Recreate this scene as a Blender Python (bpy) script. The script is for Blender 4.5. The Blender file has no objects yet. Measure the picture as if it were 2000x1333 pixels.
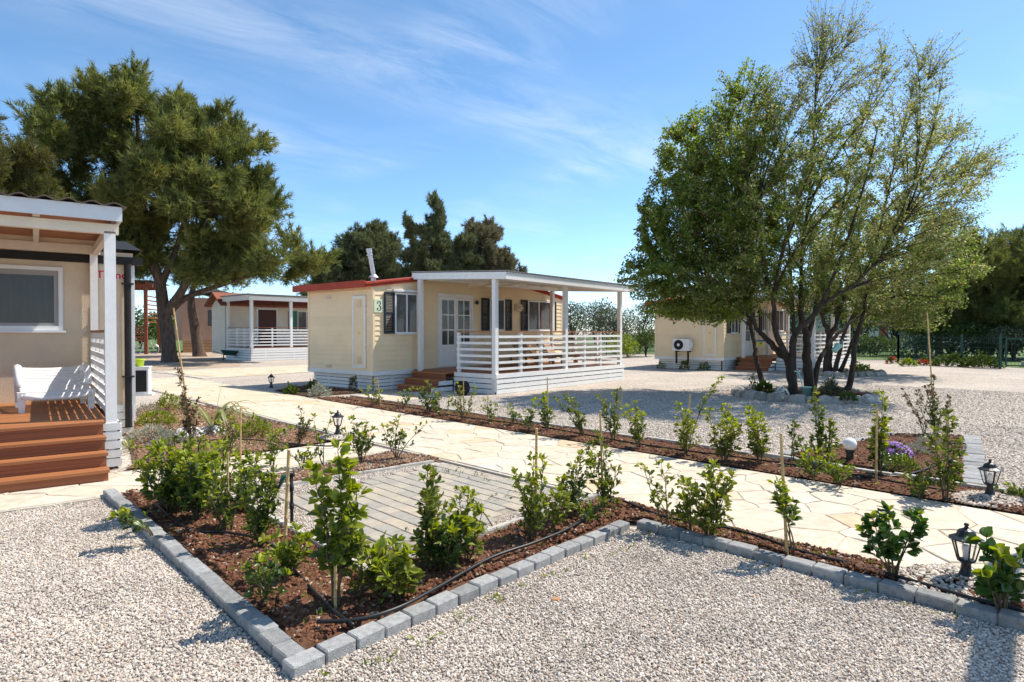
import bpy, bmesh, math, random
import numpy as np
from mathutils import Vector, Matrix, noise
R = math.radians
random.seed(7)
SC = bpy.context.scene
COL = SC.collection

# ------------------------------------------------------------------ camera, sky, sun, exposure
FPX, EYE, HORIZON = 1220.0, 1.5, 650.0          # focal length in photo pixels, eye height, horizon row
PITCH = math.atan((666.5 - HORIZON) / FPX)
cam = bpy.data.objects.new('camera', bpy.data.cameras.new('camera'))
COL.objects.link(cam)
cam.location = (0, 0, EYE)
cam.rotation_euler = (R(90) - PITCH, 0, 0)
cam.data.sensor_width = 36
cam.data.lens = 36 * FPX / 2000
cam.data.clip_start = 0.05
cam.data.clip_end = 3000
SC.camera = cam

SUN_EL, SUN_AZ = 55.0, 65.0                      # azimuth clockwise from +Y
world = bpy.data.worlds.new('World')
SC.world = world
world.use_nodes = True
wn, wl = world.node_tree.nodes, world.node_tree.links
bg = wn['Background']
sky = wn.new('ShaderNodeTexSky')
sky.sky_type = 'NISHITA'
sky.sun_disc = False
sky.sun_elevation = R(SUN_EL)
sky.sun_rotation = R(SUN_AZ)
sky.air_density = 0.62
sky.dust_density = 0.25
sky.ozone_density = 2.6
SKY_STRENGTH = 0.15
bg.inputs['Strength'].default_value = SKY_STRENGTH
# thin cirrus: streaks on a plane high above, everywhere in the sky
tc = wn.new('ShaderNodeTexCoord')
sep = wn.new('ShaderNodeSeparateXYZ'); wl.new(tc.outputs['Generated'], sep.inputs[0])
def wmath(op, a, b=None, clamp=False):
    n = wn.new('ShaderNodeMath'); n.operation = op; n.use_clamp = clamp
    for i, s in enumerate((a, b)):
        if s is None: continue
        if isinstance(s, (int, float)): n.inputs[i].default_value = s
        else: wl.new(s, n.inputs[i])
    return n.outputs[0]
zz = wmath('MAXIMUM', sep.outputs[2], 0.05)
cx = wmath('DIVIDE', sep.outputs[0], wmath('ADD', zz, 0.12))
cy = wmath('DIVIDE', sep.outputs[1], wmath('ADD', zz, 0.12))
comb = wn.new('ShaderNodeCombineXYZ'); wl.new(cx, comb.inputs[0]); wl.new(cy, comb.inputs[1])
mp = wn.new('ShaderNodeMapping'); mp.vector_type = 'TEXTURE'; wl.new(comb.outputs[0], mp.inputs[0])
mp.inputs['Rotation'].default_value = (0, 0, R(37)); mp.inputs['Scale'].default_value = (1.9, 0.62, 1)
n1 = wn.new('ShaderNodeTexNoise'); wl.new(mp.outputs[0], n1.inputs['Vector'])
n1.inputs['Scale'].default_value = 3.0; n1.inputs['Detail'].default_value = 10; n1.inputs['Roughness'].default_value = 0.68; n1.inputs['Distortion'].default_value = 0.5
n2 = wn.new('ShaderNodeTexNoise'); wl.new(comb.outputs[0], n2.inputs['Vector'])
n2.inputs['Scale'].default_value = 1.1; n2.inputs['Detail'].default_value = 3
r1 = wn.new('ShaderNodeMapRange'); wl.new(n1.outputs[0], r1.inputs[0]); r1.inputs[1].default_value = 0.36; r1.inputs[2].default_value = 0.80
r2 = wn.new('ShaderNodeMapRange'); wl.new(n2.outputs[0], r2.inputs[0]); r2.inputs[1].default_value = 0.46; r2.inputs[2].default_value = 0.72; r2.inputs[4].default_value = 0.8
# one long band of cirrus crossing the whole sky, its edges frayed
across = wmath('ADD', wmath('ADD', wmath('MULTIPLY', cx, -.574), wmath('MULTIPLY', cy, .819)), wmath('MULTIPLY', n2.outputs[0], .30))
bw = wmath('DIVIDE', wmath('SUBTRACT', across, 1.80), .20)
band = wmath('POWER', 2.718, wmath('MULTIPLY', wmath('MULTIPLY', bw, bw), -1.0))
cover = wmath('ADD', wmath('MULTIPLY', band, .5), r2.outputs[0], True)
cl = wmath('MULTIPLY', wmath('MULTIPLY', r1.outputs[0], cover), 0.75, True)
hsk = wn.new('ShaderNodeHueSaturation'); hsk.inputs['Saturation'].default_value = 1.08; hsk.inputs['Hue'].default_value = 0.49; wl.new(sky.outputs[0], hsk.inputs['Color'])
mixc = wn.new('ShaderNodeMix'); mixc.data_type = 'RGBA'
wl.new(cl, mixc.inputs['Factor']); wl.new(hsk.outputs[0], mixc.inputs['A']); mixc.inputs['B'].default_value = (4.6, 4.85, 5.2, 1)
wl.new(mixc.outputs['Result'], bg.inputs['Color'])

sun = bpy.data.objects.new('sun', bpy.data.lights.new('sun', 'SUN'))
COL.objects.link(sun)
sun.data.energy = 3.9
sun.data.angle = R(0.53)
sun.data.color = (1.0, 0.93, 0.83)
sdir = Vector((math.sin(R(SUN_AZ)) * math.cos(R(SUN_EL)), math.cos(R(SUN_AZ)) * math.cos(R(SUN_EL)), math.sin(R(SUN_EL))))
sun.rotation_euler = sdir.to_track_quat('Z', 'Y').to_euler()
sun.location = (20, 10, 30)
vs = SC.view_settings
vs.view_transform = 'Standard'; vs.look = 'None'; vs.exposure = 0.78; vs.gamma = 1.0; vs.use_curve_mapping = False
SC.cycles.use_denoising = True
SC.cycles.use_adaptive_sampling = False
SC.cycles.max_bounces = 8
SC.cycles.transparent_max_bounces = 8

# ------------------------------------------------------------------ survey helpers (photo pixel -> place on the ground / at a depth)
def ray(x, y):
    u, v = (x - 1000) / FPX, (y - 666.5) / FPX
    return Vector((u, math.cos(PITCH) - v * math.sin(PITCH), -math.sin(PITCH) - v * math.cos(PITCH)))
def G(x, y, z=0.0):
    r = ray(x, y); t = (z - EYE) / r.z
    return Vector((r.x * t, r.y * t, z))
def AT(x, y, Y):
    r = ray(x, y); t = Y / r.y
    return Vector((r.x * t, Y, EYE + r.z * t))

# ------------------------------------------------------------------ object helpers
def tag(o, label=None, cat=None, group=None, kind=None):
    if label: o['label'] = label
    if cat: o['category'] = cat
    if group: o['group'] = group
    if kind: o['kind'] = kind
    return o
def link(name, data, parent=None):
    o = bpy.data.objects.new(name, data); COL.objects.link(o)
    if parent is not None: o.parent = parent
    return o
def empty(name, loc=(0, 0, 0), rz=0.0, label=None, cat=None, group=None):
    o = link(name, None); o.location = loc; o.rotation_euler = (0, 0, rz)
    o.empty_display_size = 0.1
    return tag(o, label, cat, group)
class MB:
    def __init__(s): s.v, s.f, s.m, s.mi = [], [], [], 0
    def add(s, vs, fs):
        o = len(s.v); s.v += [tuple(p) for p in vs]
        for f in fs: s.f.append(tuple(i + o for i in f)); s.m.append(s.mi)
        return s
    def box(s, x0, y0, z0, x1, y1, z1):
        return s.add([(x0,y0,z0),(x1,y0,z0),(x1,y1,z0),(x0,y1,z0),(x0,y0,z1),(x1,y0,z1),(x1,y1,z1),(x0,y1,z1)],
                     [(3,2,1,0),(4,5,6,7),(0,1,5,4),(1,2,6,5),(2,3,7,6),(3,0,4,7)])
    def bar(s, a, b, w, h, up=(0, 0, 1)):
        a, b = Vector(a), Vector(b); d = (b - a).normalized(); upv = Vector(up)
        if abs(d.dot(upv)) > 0.98: upv = Vector((0, 1, 0))
        x = d.cross(upv).normalized() * w / 2; y = x.cross(d).normalized() * h / 2
        return s.add([a-x-y, a+x-y, a+x+y, a-x+y, b-x-y, b+x-y, b+x+y, b-x+y],
                     [(0,1,2,3),(7,6,5,4),(0,4,5,1),(1,5,6,2),(2,6,7,3),(3,7,4,0)])
    def tube(s, pts, rad, n=6, caps=True):
        pts = [Vector(p) for p in pts]; k = len(pts)
        if isinstance(rad, (int, float)): rad = [rad] * k
        vs, fs = [], []; ref = None
        for i, p in enumerate(pts):
            d = (pts[min(i+1, k-1)] - pts[max(i-1, 0)])
            d = d.normalized() if d.length > 1e-9 else Vector((0, 0, 1))
            if ref is None: ref = Vector((1, 0, 0)) if abs(d.x) < 0.8 else Vector((0, 1, 0))
            x = (ref - d * ref.dot(d)).normalized(); ref = x; y = d.cross(x)
            for j in range(n):
                a = 2 * math.pi * j / n; vs.append(p + (x * math.cos(a) + y * math.sin(a)) * rad[i])
        for i in range(k - 1):
            for j in range(n):
                a, b = i*n+j, i*n+(j+1) % n; fs.append((a, b, b+n, a+n))
        if caps: fs += [tuple(reversed(range(n))), tuple(range((k-1)*n, k*n))]
        return s.add(vs, fs)
    def lathe(s, prof, c=(0, 0, 0), n=12, phase=0.0):
        vs, fs = [], []
        for (r, z) in prof:
            for j in range(n):
                a = 2*math.pi*j/n + phase; vs.append((c[0]+r*math.cos(a), c[1]+r*math.sin(a), c[2]+z))
        for i in range(len(prof) - 1):
            for j in range(n):
                a, b = i*n+j, i*n+(j+1) % n; fs.append((a, b, b+n, a+n))
        fs += [tuple(reversed(range(n))), tuple(range((len(prof)-1)*n, len(prof)*n))]
        return s.add(vs, fs)
    def prism(s, poly, z0, z1):
        n = len(poly)
        area = sum(poly[i][0]*poly[(i+1) % n][1]-poly[(i+1) % n][0]*poly[i][1] for i in range(n))
        if area < 0: poly = poly[::-1]
        vs = [(p[0], p[1], z0) for p in poly] + [(p[0], p[1], z1) for p in poly]
        fs = [tuple(reversed(range(n))), tuple(range(n, 2*n))] + [(i, (i+1) % n, (i+1) % n+n, i+n) for i in range(n)]
        return s.add(vs, fs)
    def xz(s, poly, y0, y1):              # polygon in x-z, extruded along y
        n = len(poly)
        area = sum(poly[i][0]*poly[(i+1) % n][1]-poly[(i+1) % n][0]*poly[i][1] for i in range(n))
        if area < 0: poly = poly[::-1]
        vs = [(p[0], y0, p[1]) for p in poly] + [(p[0], y1, p[1]) for p in poly]
        fs = [tuple(range(n)), tuple(reversed(range(n, 2*n)))] + [((i+1) % n, i, i+n, (i+1) % n+n) for i in range(n)]
        return s.add(vs, fs)
    def mesh(s, name, mats, smooth=False):
        me = bpy.data.meshes.new(name); me.from_pydata(s.v, [], s.f)
        for m in (mats if isinstance(mats, (list, tuple)) else [mats]): me.materials.append(m)
        if any(s.m): me.polygons.foreach_set('material_index', s.m)
        if smooth: me.polygons.foreach_set('use_smooth', [True] * len(s.f))
        me.update(); return me
    def build(s, name, mats, parent=None, smooth=False):
        return link(name, s.mesh(name, mats, smooth), parent)
def tri_mesh(name, V, T, mats, mi=None, smooth=False):
    """V (n,3), T (m,3) numpy -> mesh, fast"""
    me = bpy.data.meshes.new(name); V = np.asarray(V, np.float32); T = np.asarray(T, np.int32)
    me.vertices.add(len(V)); me.vertices.foreach_set('co', V.ravel())
    me.loops.add(T.size); me.loops.foreach_set('vertex_index', T.ravel())
    me.polygons.add(len(T)); me.polygons.foreach_set('loop_start', np.arange(0, T.size, 3, dtype=np.int32))
    for m in (mats if isinstance(mats, (list, tuple)) else [mats]): me.materials.append(m)
    if mi is not None: me.polygons.foreach_set('material_index', np.asarray(mi, np.int32))
    if smooth: me.polygons.foreach_set('use_smooth', np.ones(len(T), bool))
    me.update(calc_edges=True); return me
_unit = {}
def slab(name, mat, parent, x0, y0, z0, x1, y1, z1):
    """a plain board: shared bevelled unit box, placed and scaled"""
    if mat.name not in _unit:
        _unit[mat.name] = MB().box(-.5, -.5, -.5, .5, .5, .5).mesh('board_' + mat.name, mat)
    o = link(name, _unit[mat.name], parent)
    o.location = ((x0+x1)/2, (y0+y1)/2, (z0+z1)/2); o.scale = (abs(x1-x0), abs(y1-y0), abs(z1-z0))
    return o

# ------------------------------------------------------------------ materials
def nmat(name):
    m = bpy.data.materials.new(name); m.use_nodes = True
    return m, m.node_tree.nodes, m.node_tree.links, m.node_tree.nodes['Principled BSDF']
def ramp(n, stops):
    r = n.new('ShaderNodeValToRGB'); e = r.color_ramp.elements
    while len(e) < len(stops): e.new(0.5)
    for i, (p, c) in enumerate(stops): e[i].position = p; e[i].color = (*c, 1)
    return r
def surf(name, col, rough=0.6, var=0.15, scale=6.0, bump=0.0, bscale=80.0, objvar=0.0, metal=0.0, stretch=None, spec=0.4, grain=False):
    """painted / raw surface: colour with cloudy variation, per-object tint, fine relief"""
    m, n, l, p = nmat(name)
    geo = n.new('ShaderNodeNewGeometry'); vec = geo.outputs['Position']
    if stretch:
        t = n.new('ShaderNodeTexCoord'); mpn = n.new('ShaderNodeMapping'); mpn.inputs['Scale'].default_value = stretch
        l.new(vec, mpn.inputs[0]); vec = mpn.outputs[0]
    if grain:        # along each board, a different stretch of wood on every board
        t = n.new('ShaderNodeTexCoord'); og = n.new('ShaderNodeObjectInfo'); mpn = n.new('ShaderNodeMapping'); mpn.inputs['Scale'].default_value = (2.0, 26, 9)
        l.new(t.outputs['Generated'], mpn.inputs[0]); cmb = n.new('ShaderNodeVectorMath'); cmb.operation = 'ADD'; sc_ = n.new('ShaderNodeMath'); sc_.operation = 'MULTIPLY'; sc_.inputs[1].default_value = 97
        l.new(og.outputs['Random'], sc_.inputs[0]); l.new(mpn.outputs[0], cmb.inputs[0]); l.new(sc_.outputs[0], cmb.inputs[1]); vec = cmb.outputs[0]
    nz = n.new('ShaderNodeTexNoise'); nz.inputs['Scale'].default_value = scale; nz.inputs['Detail'].default_value = 5; nz.inputs['Roughness'].default_value = 0.6
    l.new(vec, nz.inputs['Vector'])
    lo = tuple(c * (1 - var) for c in col); hi = tuple(min(1, c * (1 + var)) for c in col)
    r = ramp(n, [(0.3, lo), (0.7, hi)]); l.new(nz.outputs[0], r.inputs[0]); out = r.outputs[0]
    if objvar:
        oi = n.new('ShaderNodeObjectInfo'); mr = n.new('ShaderNodeMapRange'); l.new(oi.outputs['Random'], mr.inputs[0])
        mr.inputs[3].default_value = 1 - objvar; mr.inputs[4].default_value = 1 + objvar
        hs = n.new('ShaderNodeHueSaturation'); l.new(mr.outputs[0], hs.inputs['Value']); l.new(out, hs.inputs['Color']); out = hs.outputs[0]
    l.new(out, p.inputs['Base Color'])
    p.inputs['Roughness'].default_value = rough; p.inputs['Metallic'].default_value = metal; p.inputs['Specular IOR Level'].default_value = spec
    if bump:
        bz = n.new('ShaderNodeTexNoise'); bz.inputs['Scale'].default_value = bscale; bz.inputs['Detail'].default_value = 4; l.new(vec, bz.inputs['Vector'])
        b = n.new('ShaderNodeBump'); b.inputs['Strength'].default_value = bump; b.inputs['Distance'].default_value = 0.02
        l.new(bz.outputs[0], b.inputs['Height']); l.new(b.outputs[0], p.inputs['Normal'])
    return m
def leafmat(name, stops, trans=0.35, rough=0.45, clump=0.0, cscale=0.8, spec=0.35):
    m, n, l, p = nmat(name)
    geo = n.new('ShaderNodeNewGeometry'); fac = geo.outputs['Random Per Island']
    if clump:
        nz = n.new('ShaderNodeTexNoise'); nz.inputs['Scale'].default_value = cscale; nz.inputs['Detail'].default_value = 2; l.new(geo.outputs['Position'], nz.inputs['Vector'])
        mr = n.new('ShaderNodeMapRange'); l.new(nz.outputs[0], mr.inputs[0]); mr.inputs[1].default_value = 0.3; mr.inputs[2].default_value = 0.7
        mx = n.new('ShaderNodeMix'); mx.inputs['Factor'].default_value = clump; l.new(fac, mx.inputs['A']); l.new(mr.outputs[0], mx.inputs['B']); fac = mx.outputs['Result']
    r = ramp(n, stops); l.new(fac, r.inputs[0]); l.new(r.outputs[0], p.inputs['Base Color'])
    p.inputs['Roughness'].default_value = rough; p.inputs['Specular IOR Level'].default_value = spec
    tr = n.new('ShaderNodeBsdfTranslucent'); hs = n.new('ShaderNodeHueSaturation'); hs.inputs['Saturation'].default_value = 1.15; hs.inputs['Value'].default_value = 1.5
    l.new(r.outputs[0], hs.inputs['Color']); l.new(hs.outputs[0], tr.inputs['Color'])
    ms = n.new('ShaderNodeMixShader'); ms.inputs[0].default_value = trans
    l.new(p.outputs[0], ms.inputs[1]); l.new(tr.outputs[0], ms.inputs[2]); l.new(ms.outputs[0], n['Material Output'].inputs['Surface'])
    return m
def randmat(name, stops, rough=0.85, var=0.25, scale=30, bump=0.3, bscale=150):
    """per-object random pick along a ramp of stone colours"""
    m, n, l, p = nmat(name)
    oi = n.new('ShaderNodeObjectInfo'); r = ramp(n, stops); l.new(oi.outputs['Random'], r.inputs[0])
    geo = n.new('ShaderNodeNewGeometry'); nz = n.new('ShaderNodeTexNoise'); nz.inputs['Scale'].default_value = scale; nz.inputs['Detail'].default_value = 6; nz.inputs['Roughness'].default_value = 0.65
    l.new(geo.outputs['Position'], nz.inputs['Vector'])
    mr = n.new('ShaderNodeMapRange'); l.new(nz.outputs[0], mr.inputs[0]); mr.inputs[1].default_value = 0.25; mr.inputs[2].default_value = 0.75; mr.inputs[3].default_value = 1 - var; mr.inputs[4].default_value = 1 + var
    hs = n.new('ShaderNodeHueSaturation'); l.new(mr.outputs[0], hs.inputs['Value']); l.new(r.outputs[0], hs.inputs['Color']); l.new(hs.outputs[0], p.inputs['Base Color'])
    p.inputs['Roughness'].default_value = rough; p.inputs['Specular IOR Level'].default_value = 0.3
    if bump:
        bz = n.new('ShaderNodeTexNoise'); bz.inputs['Scale'].default_value = bscale; bz.inputs['Detail'].default_value = 3; l.new(geo.outputs['Position'], bz.inputs['Vector'])
        b = n.new('ShaderNodeBump'); b.inputs['Strength'].default_value = bump; b.inputs['Distance'].default_value = 0.01
        l.new(bz.outputs[0], b.inputs['Height']); l.new(b.outputs[0], p.inputs['Normal'])
    return m

GRAVEL_STOPS = [(0.0, (.31, .26, .215)), (0.2, (.44, .375, .31)), (0.5, (.545, .472, .392)), (0.75, (.62, .55, .468)), (0.94, (.72, .655, .575)), (1.0, (.43, .28, .175))]
def gravel_ground_mat():
    m, n, l, p = nmat('gravel_ground')
    geo = n.new('ShaderNodeNewGeometry')
    vo = n.new('ShaderNodeTexVoronoi'); vo.inputs['Scale'].default_value = 34; l.new(geo.outputs['Position'], vo.inputs['Vector'])
    sp = n.new('ShaderNodeSeparateColor'); l.new(vo.outputs['Color'], sp.inputs[0])
    r = ramp(n, GRAVEL_STOPS); l.new(sp.outputs[0], r.inputs[0])
    nz = n.new('ShaderNodeTexNoise'); nz.inputs['Scale'].default_value = 0.55; nz.inputs['Detail'].default_value = 6; l.new(geo.outputs['Position'], nz.inputs['Vector'])
    mr = n.new('ShaderNodeMapRange'); l.new(nz.outputs[0], mr.inputs[0]); mr.inputs[1].default_value = 0.3; mr.inputs[2].default_value = 0.7; mr.inputs[3].default_value = 0.72; mr.inputs[4].default_value = 0.92  # sheet kept darker than the pebbles: shade between stones put into its colour
    hs = n.new('ShaderNodeHueSaturation'); l.new(mr.outputs[0], hs.inputs['Value']); l.new(r.outputs[0], hs.inputs['Color'])
    l.new(hs.outputs[0], p.inputs['Base Color']); p.inputs['Roughness'].default_value = 0.9; p.inputs['Specular IOR Level'].default_value = 0.2
    b = n.new('ShaderNodeBump'); b.inputs['Strength'].default_value = 0.9; b.inputs['Distance'].default_value = 0.012; b.invert = True
    l.new(vo.outputs['Distance'], b.inputs['Height']); l.new(b.outputs[0], p.inputs['Normal'])
    return m
M = {}
M['gravel_ground'] = gravel_ground_mat()
M['pebble'] = randmat('pebble', GRAVEL_STOPS, var=0.20, scale=1.6, bump=0)
M['flag'] = randmat('flagstone', [(0.0, (.55, .465, .355)), (0.35, (.59, .515, .41)), (0.65, (.58, .485, .355)), (0.85, (.60, .535, .44)), (0.95, (.575, .455, .31)), (1.0, (.56, .41, .26))], rough=0.78, var=0.22, scale=9, bump=0.3, bscale=60)
def flag_far():
    m, n, l, p = nmat('flagstone_far')
    geo = n.new('ShaderNodeNewGeometry'); vo = n.new('ShaderNodeTexVoronoi'); vo.inputs['Scale'].default_value = 2.1; l.new(geo.outputs['Position'], vo.inputs['Vector'])
    sp = n.new('ShaderNodeSeparateColor'); l.new(vo.outputs['Color'], sp.inputs[0])
    r = ramp(n, [(0.0, (.54, .455, .33)), (0.5, (.58, .485, .34)), (0.8, (.59, .53, .42)), (1.0, (.54, .38, .21))]); l.new(sp.outputs[0], r.inputs[0]); l.new(r.outputs[0], p.inputs['Base Color'])
    p.inputs['Roughness'].default_value = 0.8
    return m
M['flag_far'] = flag_far()
M['mortar'] = surf('pale_mortar', (.50, .445, .36), 0.9, 0.15, 9, 0.3, 90)
M['concrete'] = surf('kerb_concrete', (.46, .44, .39), 0.9, 0.25, 7, 0.35, 120)
M['brick'] = surf('grey_kerb_block', (.325, .325, .315), 0.92, 0.25, 30, 0.6, 200, objvar=0.2)
M['paver'] = randmat('paver', [(0.0, (.31, .29, .25)), (0.4, (.36, .33, .275)), (0.65, (.395, .35, .28)), (1.0, (.43, .365, .275))], rough=0.9, var=0.16, scale=18, bump=0.35, bscale=140)
M['paver_bed'] = surf('paver_joint_sand', (.30, .26, .20), 0.95, 0.3, 30, 0.4, 120)
M['soil'] = surf('red_soil', (.125, .062, .036), 0.97, 0.4, 9, 0.8, 60, spec=0.15)
M['clod'] = randmat('soil_clod', [(0.0, (.09, .037, .02)), (0.5, (.17, .072, .038)), (0.9, (.25, .115, .06)), (0.96, (.40, .30, .21)), (1.0, (.50, .42, .33))], rough=0.97, var=0.25, scale=60, bump=0)
M['clod_dry'] = randmat('dry_clod', [(0.0, (.13, .068, .04)), (0.45, (.22, .125, .075)), (0.75, (.33, .22, .14)), (1.0, (.52, .44, .35))], rough=0.97, var=0.25, scale=40, bump=0)
M['dry_soil'] = surf('dry_soil', (.20, .112, .066), 0.97, 0.4, 5, 0.8, 60, spec=0.15)
M['rust_stone'] = surf('rust_stone', (.42, .23, .12), 0.9, 0.3, 60)
M['dark_soil'] = surf('dark_soil', (.055, .033, .022), 0.97, 0.4, 12, 0.7, 60, spec=0.15)
M['dirt'] = surf('sandy_dirt', (.40, .30, .215), 0.95, 0.3, 2.5, 0.5, 40)
M['grass'] = surf('mown_grass', (.085, .14, .028), 0.9, 0.45, 1.2, 0.6, 30)
M['cream'] = surf('cream_siding', (.82, .65, .41), 0.6, 0.07, 1.1, 0.06, 60, objvar=0.03)
M['plaster'] = surf('beige_plaster', (.68, .555, .40), 0.85, 0.06, 2.5, 0.45, 90)
M['white'] = surf('white_painted_wood', (.78, .765, .73), 0.5, 0.05, 9, 0.12, 70, objvar=0.05)
M['white_metal'] = surf('white_metal', (.74, .74, .73), 0.4, 0.04, 3)
M['plastic'] = surf('white_plastic', (.80, .79, .76), 0.4, 0.03, 6)
M['red_roof'] = surf('red_metal_roof', (.36, .055, .03), 0.65, 0.12, 3, spec=.2)
M['tile_roof'] = surf('terracotta_tiles', (.25, .085, .05), 0.8, 0.3, 5)
M['grey_roof'] = surf('grey_corrugated_roof', (.20, .185, .17), 0.6, 0.2, 4)
M['deck'] = surf('oiled_deck_wood', (.35, .135, .05), 0.5, 0.4, 1.2, 0.25, 4, objvar=0.16, grain=True)
M['riser'] = surf('oiled_step_wood', (.26, .086, .032), 0.5, 0.42, 1.2, 0.25, 4, objvar=0.14, grain=True)
M['pergola'] = surf('red_brown_timber', (.24, .07, .028), 0.6, 0.3, 8, 0.15, 60, objvar=0.1)
M['dark'] = surf('void_shade', (.02, .019, .018), 0.9, 0.2, 5)  # near-black colour standing in for the shade of unlit hollows
M['shutter'] = surf('dark_navy_shutter', (.022, .030, .042), 0.45, 0.1, 6)
M['anthracite'] = surf('anthracite_gutter', (.022, .021, .022), 0.65, 0.15, 5, spec=.2)
M['lantern'] = surf('black_lantern_metal', (.018, .020, .021), 0.38, 0.3, 30, 0.1, 90)
M['hose'] = surf('black_hose', (.014, .014, .015), 0.42, 0.2, 20)
M['bamboo'] = surf('bamboo_cane', (.50, .34, .14), 0.55, 0.22, 18, 0.15, 60, objvar=0.15)
M['steel'] = surf('galvanised_steel', (.55, .56, .57), 0.35, 0.1, 5, metal=0.6)
M['fence'] = surf('green_fence_paint', (.014, .060, .047), 0.5, 0.1, 6)
M['lime'] = surf('lime_pot', (.52, .68, .03), 0.45, 0.04, 6)
M['mint'] = surf('mint_enamel', (.33, .60, .52), 0.4, 0.05, 6)
M['sign'] = surf('pale_green_sign', (.66, .74, .52), 0.5, 0.03, 5)
M['ink'] = surf('black_print', (.012, .012, .012), 0.5, 0.05, 5)
M['red_print'] = surf('red_print', (.55, .02, .03), 0.5, 0.05, 5)
M['yellow'] = surf('yellow_label', (.80, .52, .03), 0.5, 0.05, 5)
M['brown_door'] = surf('brown_door', (.075, .022, .012), 0.5, 0.2, 5)
M['green_panel'] = surf('green_shutter', (.03, .16, .105), 0.5, 0.1, 5)
M['pink_wall'] = surf('rosy_beige_wall', (.46, .29, .20), 0.85, 0.08, 2, 0.2, 60)
M['curtain'] = surf('curtain', (.42, .39, .345), 0.9, 0.22, 9, stretch=(6, 6, .25))
M['curtain_red'] = surf('patterned_red_curtain', (.42, .20, .155), 0.9, 0.6, 7, stretch=(3, 3, .7))
M['bark'] = surf('dark_bark', (.060, .045, .035), 0.95, 0.45, 8, 1.0, 26, stretch=(1.6, 1.6, .45), spec=0.15)
M['pine_bark'] = surf('pine_bark', (.115, .082, .062), 0.95, 0.45, 5, 1.0, 14, stretch=(1.5, 1.5, .5), spec=0.15)
M['twig'] = surf('twig_bark', (.125, .095, .07), 0.9, 0.3, 10)
M['stem'] = surf('green_brown_stem', (.11, .085, .045), 0.8, 0.3, 20)
M['limestone'] = randmat('limestone', [(0.0, (.25, .23, .19)), (0.5, (.36, .33, .28)), (1.0, (.45, .42, .37))], var=0.3, scale=9, bump=0.6, bscale=35)  # tones darkened: the shade lying on the tree ring is put into them
M['globe'] = surf('opal_globe', (.86, .85, .82), 0.25, 0.02, 3)
M['wood_lounger'] = surf('weathered_teak', (.30, .165, .085), 0.6, 0.2, 9, objvar=0.1)
M['greenhose'] = surf('green_connector', (.015, .13, .09), 0.45, 0.1, 8)
M['far_wall'] = surf('far_pale_wall', (.56, .53, .48), 0.9, 0.1, 1)
M['petal_white'] = surf('white_petals', (.80, .80, .78), 0.7, 0.05, 30)
M['petal_purple'] = leafmat('purple_petals', [(0, (.34, .16, .46)), (.6, (.55, .36, .66)), (1, (.74, .62, .80))], 0.2)
M['petal_red'] = surf('red_petals', (.70, .06, .02), 0.6, 0.1, 20)
M['petal_magenta'] = surf('magenta_petals', (.45, .04, .36), 0.6, 0.1, 20)
def glass():
    m, n, l, p = nmat('window_glass')
    p.inputs['Base Color'].default_value = (.10, .105, .105, 1); p.inputs['Roughness'].default_value = 0.04; p.inputs['Specular IOR Level'].default_value = 0.5
    tr = n.new('ShaderNodeBsdfTransparent'); ms = n.new('ShaderNodeMixShader'); ms.inputs[0].default_value = 0.42
    l.new(tr.outputs[0], ms.inputs[1]); l.new(p.outputs[0], ms.inputs[2]); l.new(ms.outputs[0], n['Material Output'].inputs['Surface'])
    return m
M['glass'] = glass()
M['mesh_glass'] = surf('glazing', (.085, .080, .072), 0.35, 0.4, 4, spec=0.5, stretch=(4, 4, .15))
# foliage
M['laurel'] = leafmat('laurel_leaf', [(0, (.050, .080, .017)), (.5, (.105, .148, .028)), (1, (.19, .225, .045))], 0.38, 0.36)
M['laurel_young'] = leafmat('laurel_young_leaf', [(0, (.17, .22, .03)), (.6, (.27, .31, .04)), (1, (.38, .38, .06))], 0.40, 0.40)
M['laurel_b'] = leafmat('laurel_leaf_warm', [(0, (.085, .105, .02)), (.5, (.16, .19, .035)), (.93, (.26, .275, .055)), (1, (.34, .25, .06))], 0.38, 0.4)
M['laurel_c'] = leafmat('laurel_leaf_deep', [(0, (.035, .065, .018)), (.5, (.07, .115, .028)), (1, (.13, .18, .045))], 0.33, 0.34)
M['bigleaf'] = leafmat('broad_leaf', [(0, (.030, .065, .018)), (.6, (.055, .11, .024)), (1, (.10, .16, .035))], 0.28, 0.30, spec=0.5)
M['redleaf'] = leafmat('brownish_leaf', [(0, (.055, .048, .028)), (.6, (.11, .085, .045)), (1, (.19, .10, .06))], 0.25)
M['greyleaf'] = leafmat('silver_leaf', [(0, (.20, .22, .17)), (.6, (.32, .34, .27)), (1, (.45, .46, .38))], 0.2, 0.8)
M['yellowgreen'] = leafmat('yellow_green_leaf', [(0, (.10, .14, .022)), (.6, (.21, .26, .035)), (1, (.34, .36, .06))], 0.35)
M['flax'] = leafmat('flax_blade', [(0, (.17, .19, .07)), (.6, (.27, .28, .12)), (1, (.37, .36, .20))], 0.3)
M['tree_dark'] = leafmat('tree_leaf_full', [(0, (.085, .125, .026)), (.5, (.165, .22, .042)), (1, (.29, .34, .07))], 0.58, 0.45, 0.35, 0.9)
M['tree_young'] = leafmat('tree_leaf_fresh', [(0, (.16, .18, .055)), (.5, (.27, .30, .10)), (.88, (.40, .41, .18)), (1, (.34, .17, .08))], 0.42, 0.5)
M['tree_mid'] = leafmat('tree_leaf_mid', [(0, (.065, .11, .02)), (.6, (.14, .20, .035)), (1, (.25, .29, .06))], 0.42, 0.5)
M['pine'] = leafmat('pine_needles', [(0, (.045, .062, .020)), (.4, (.115, .140, .040)), (.75, (.22, .225, .060)), (1, (.34, .28, .10))], 0.38, 0.6, 0.5, 0.75)
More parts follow.
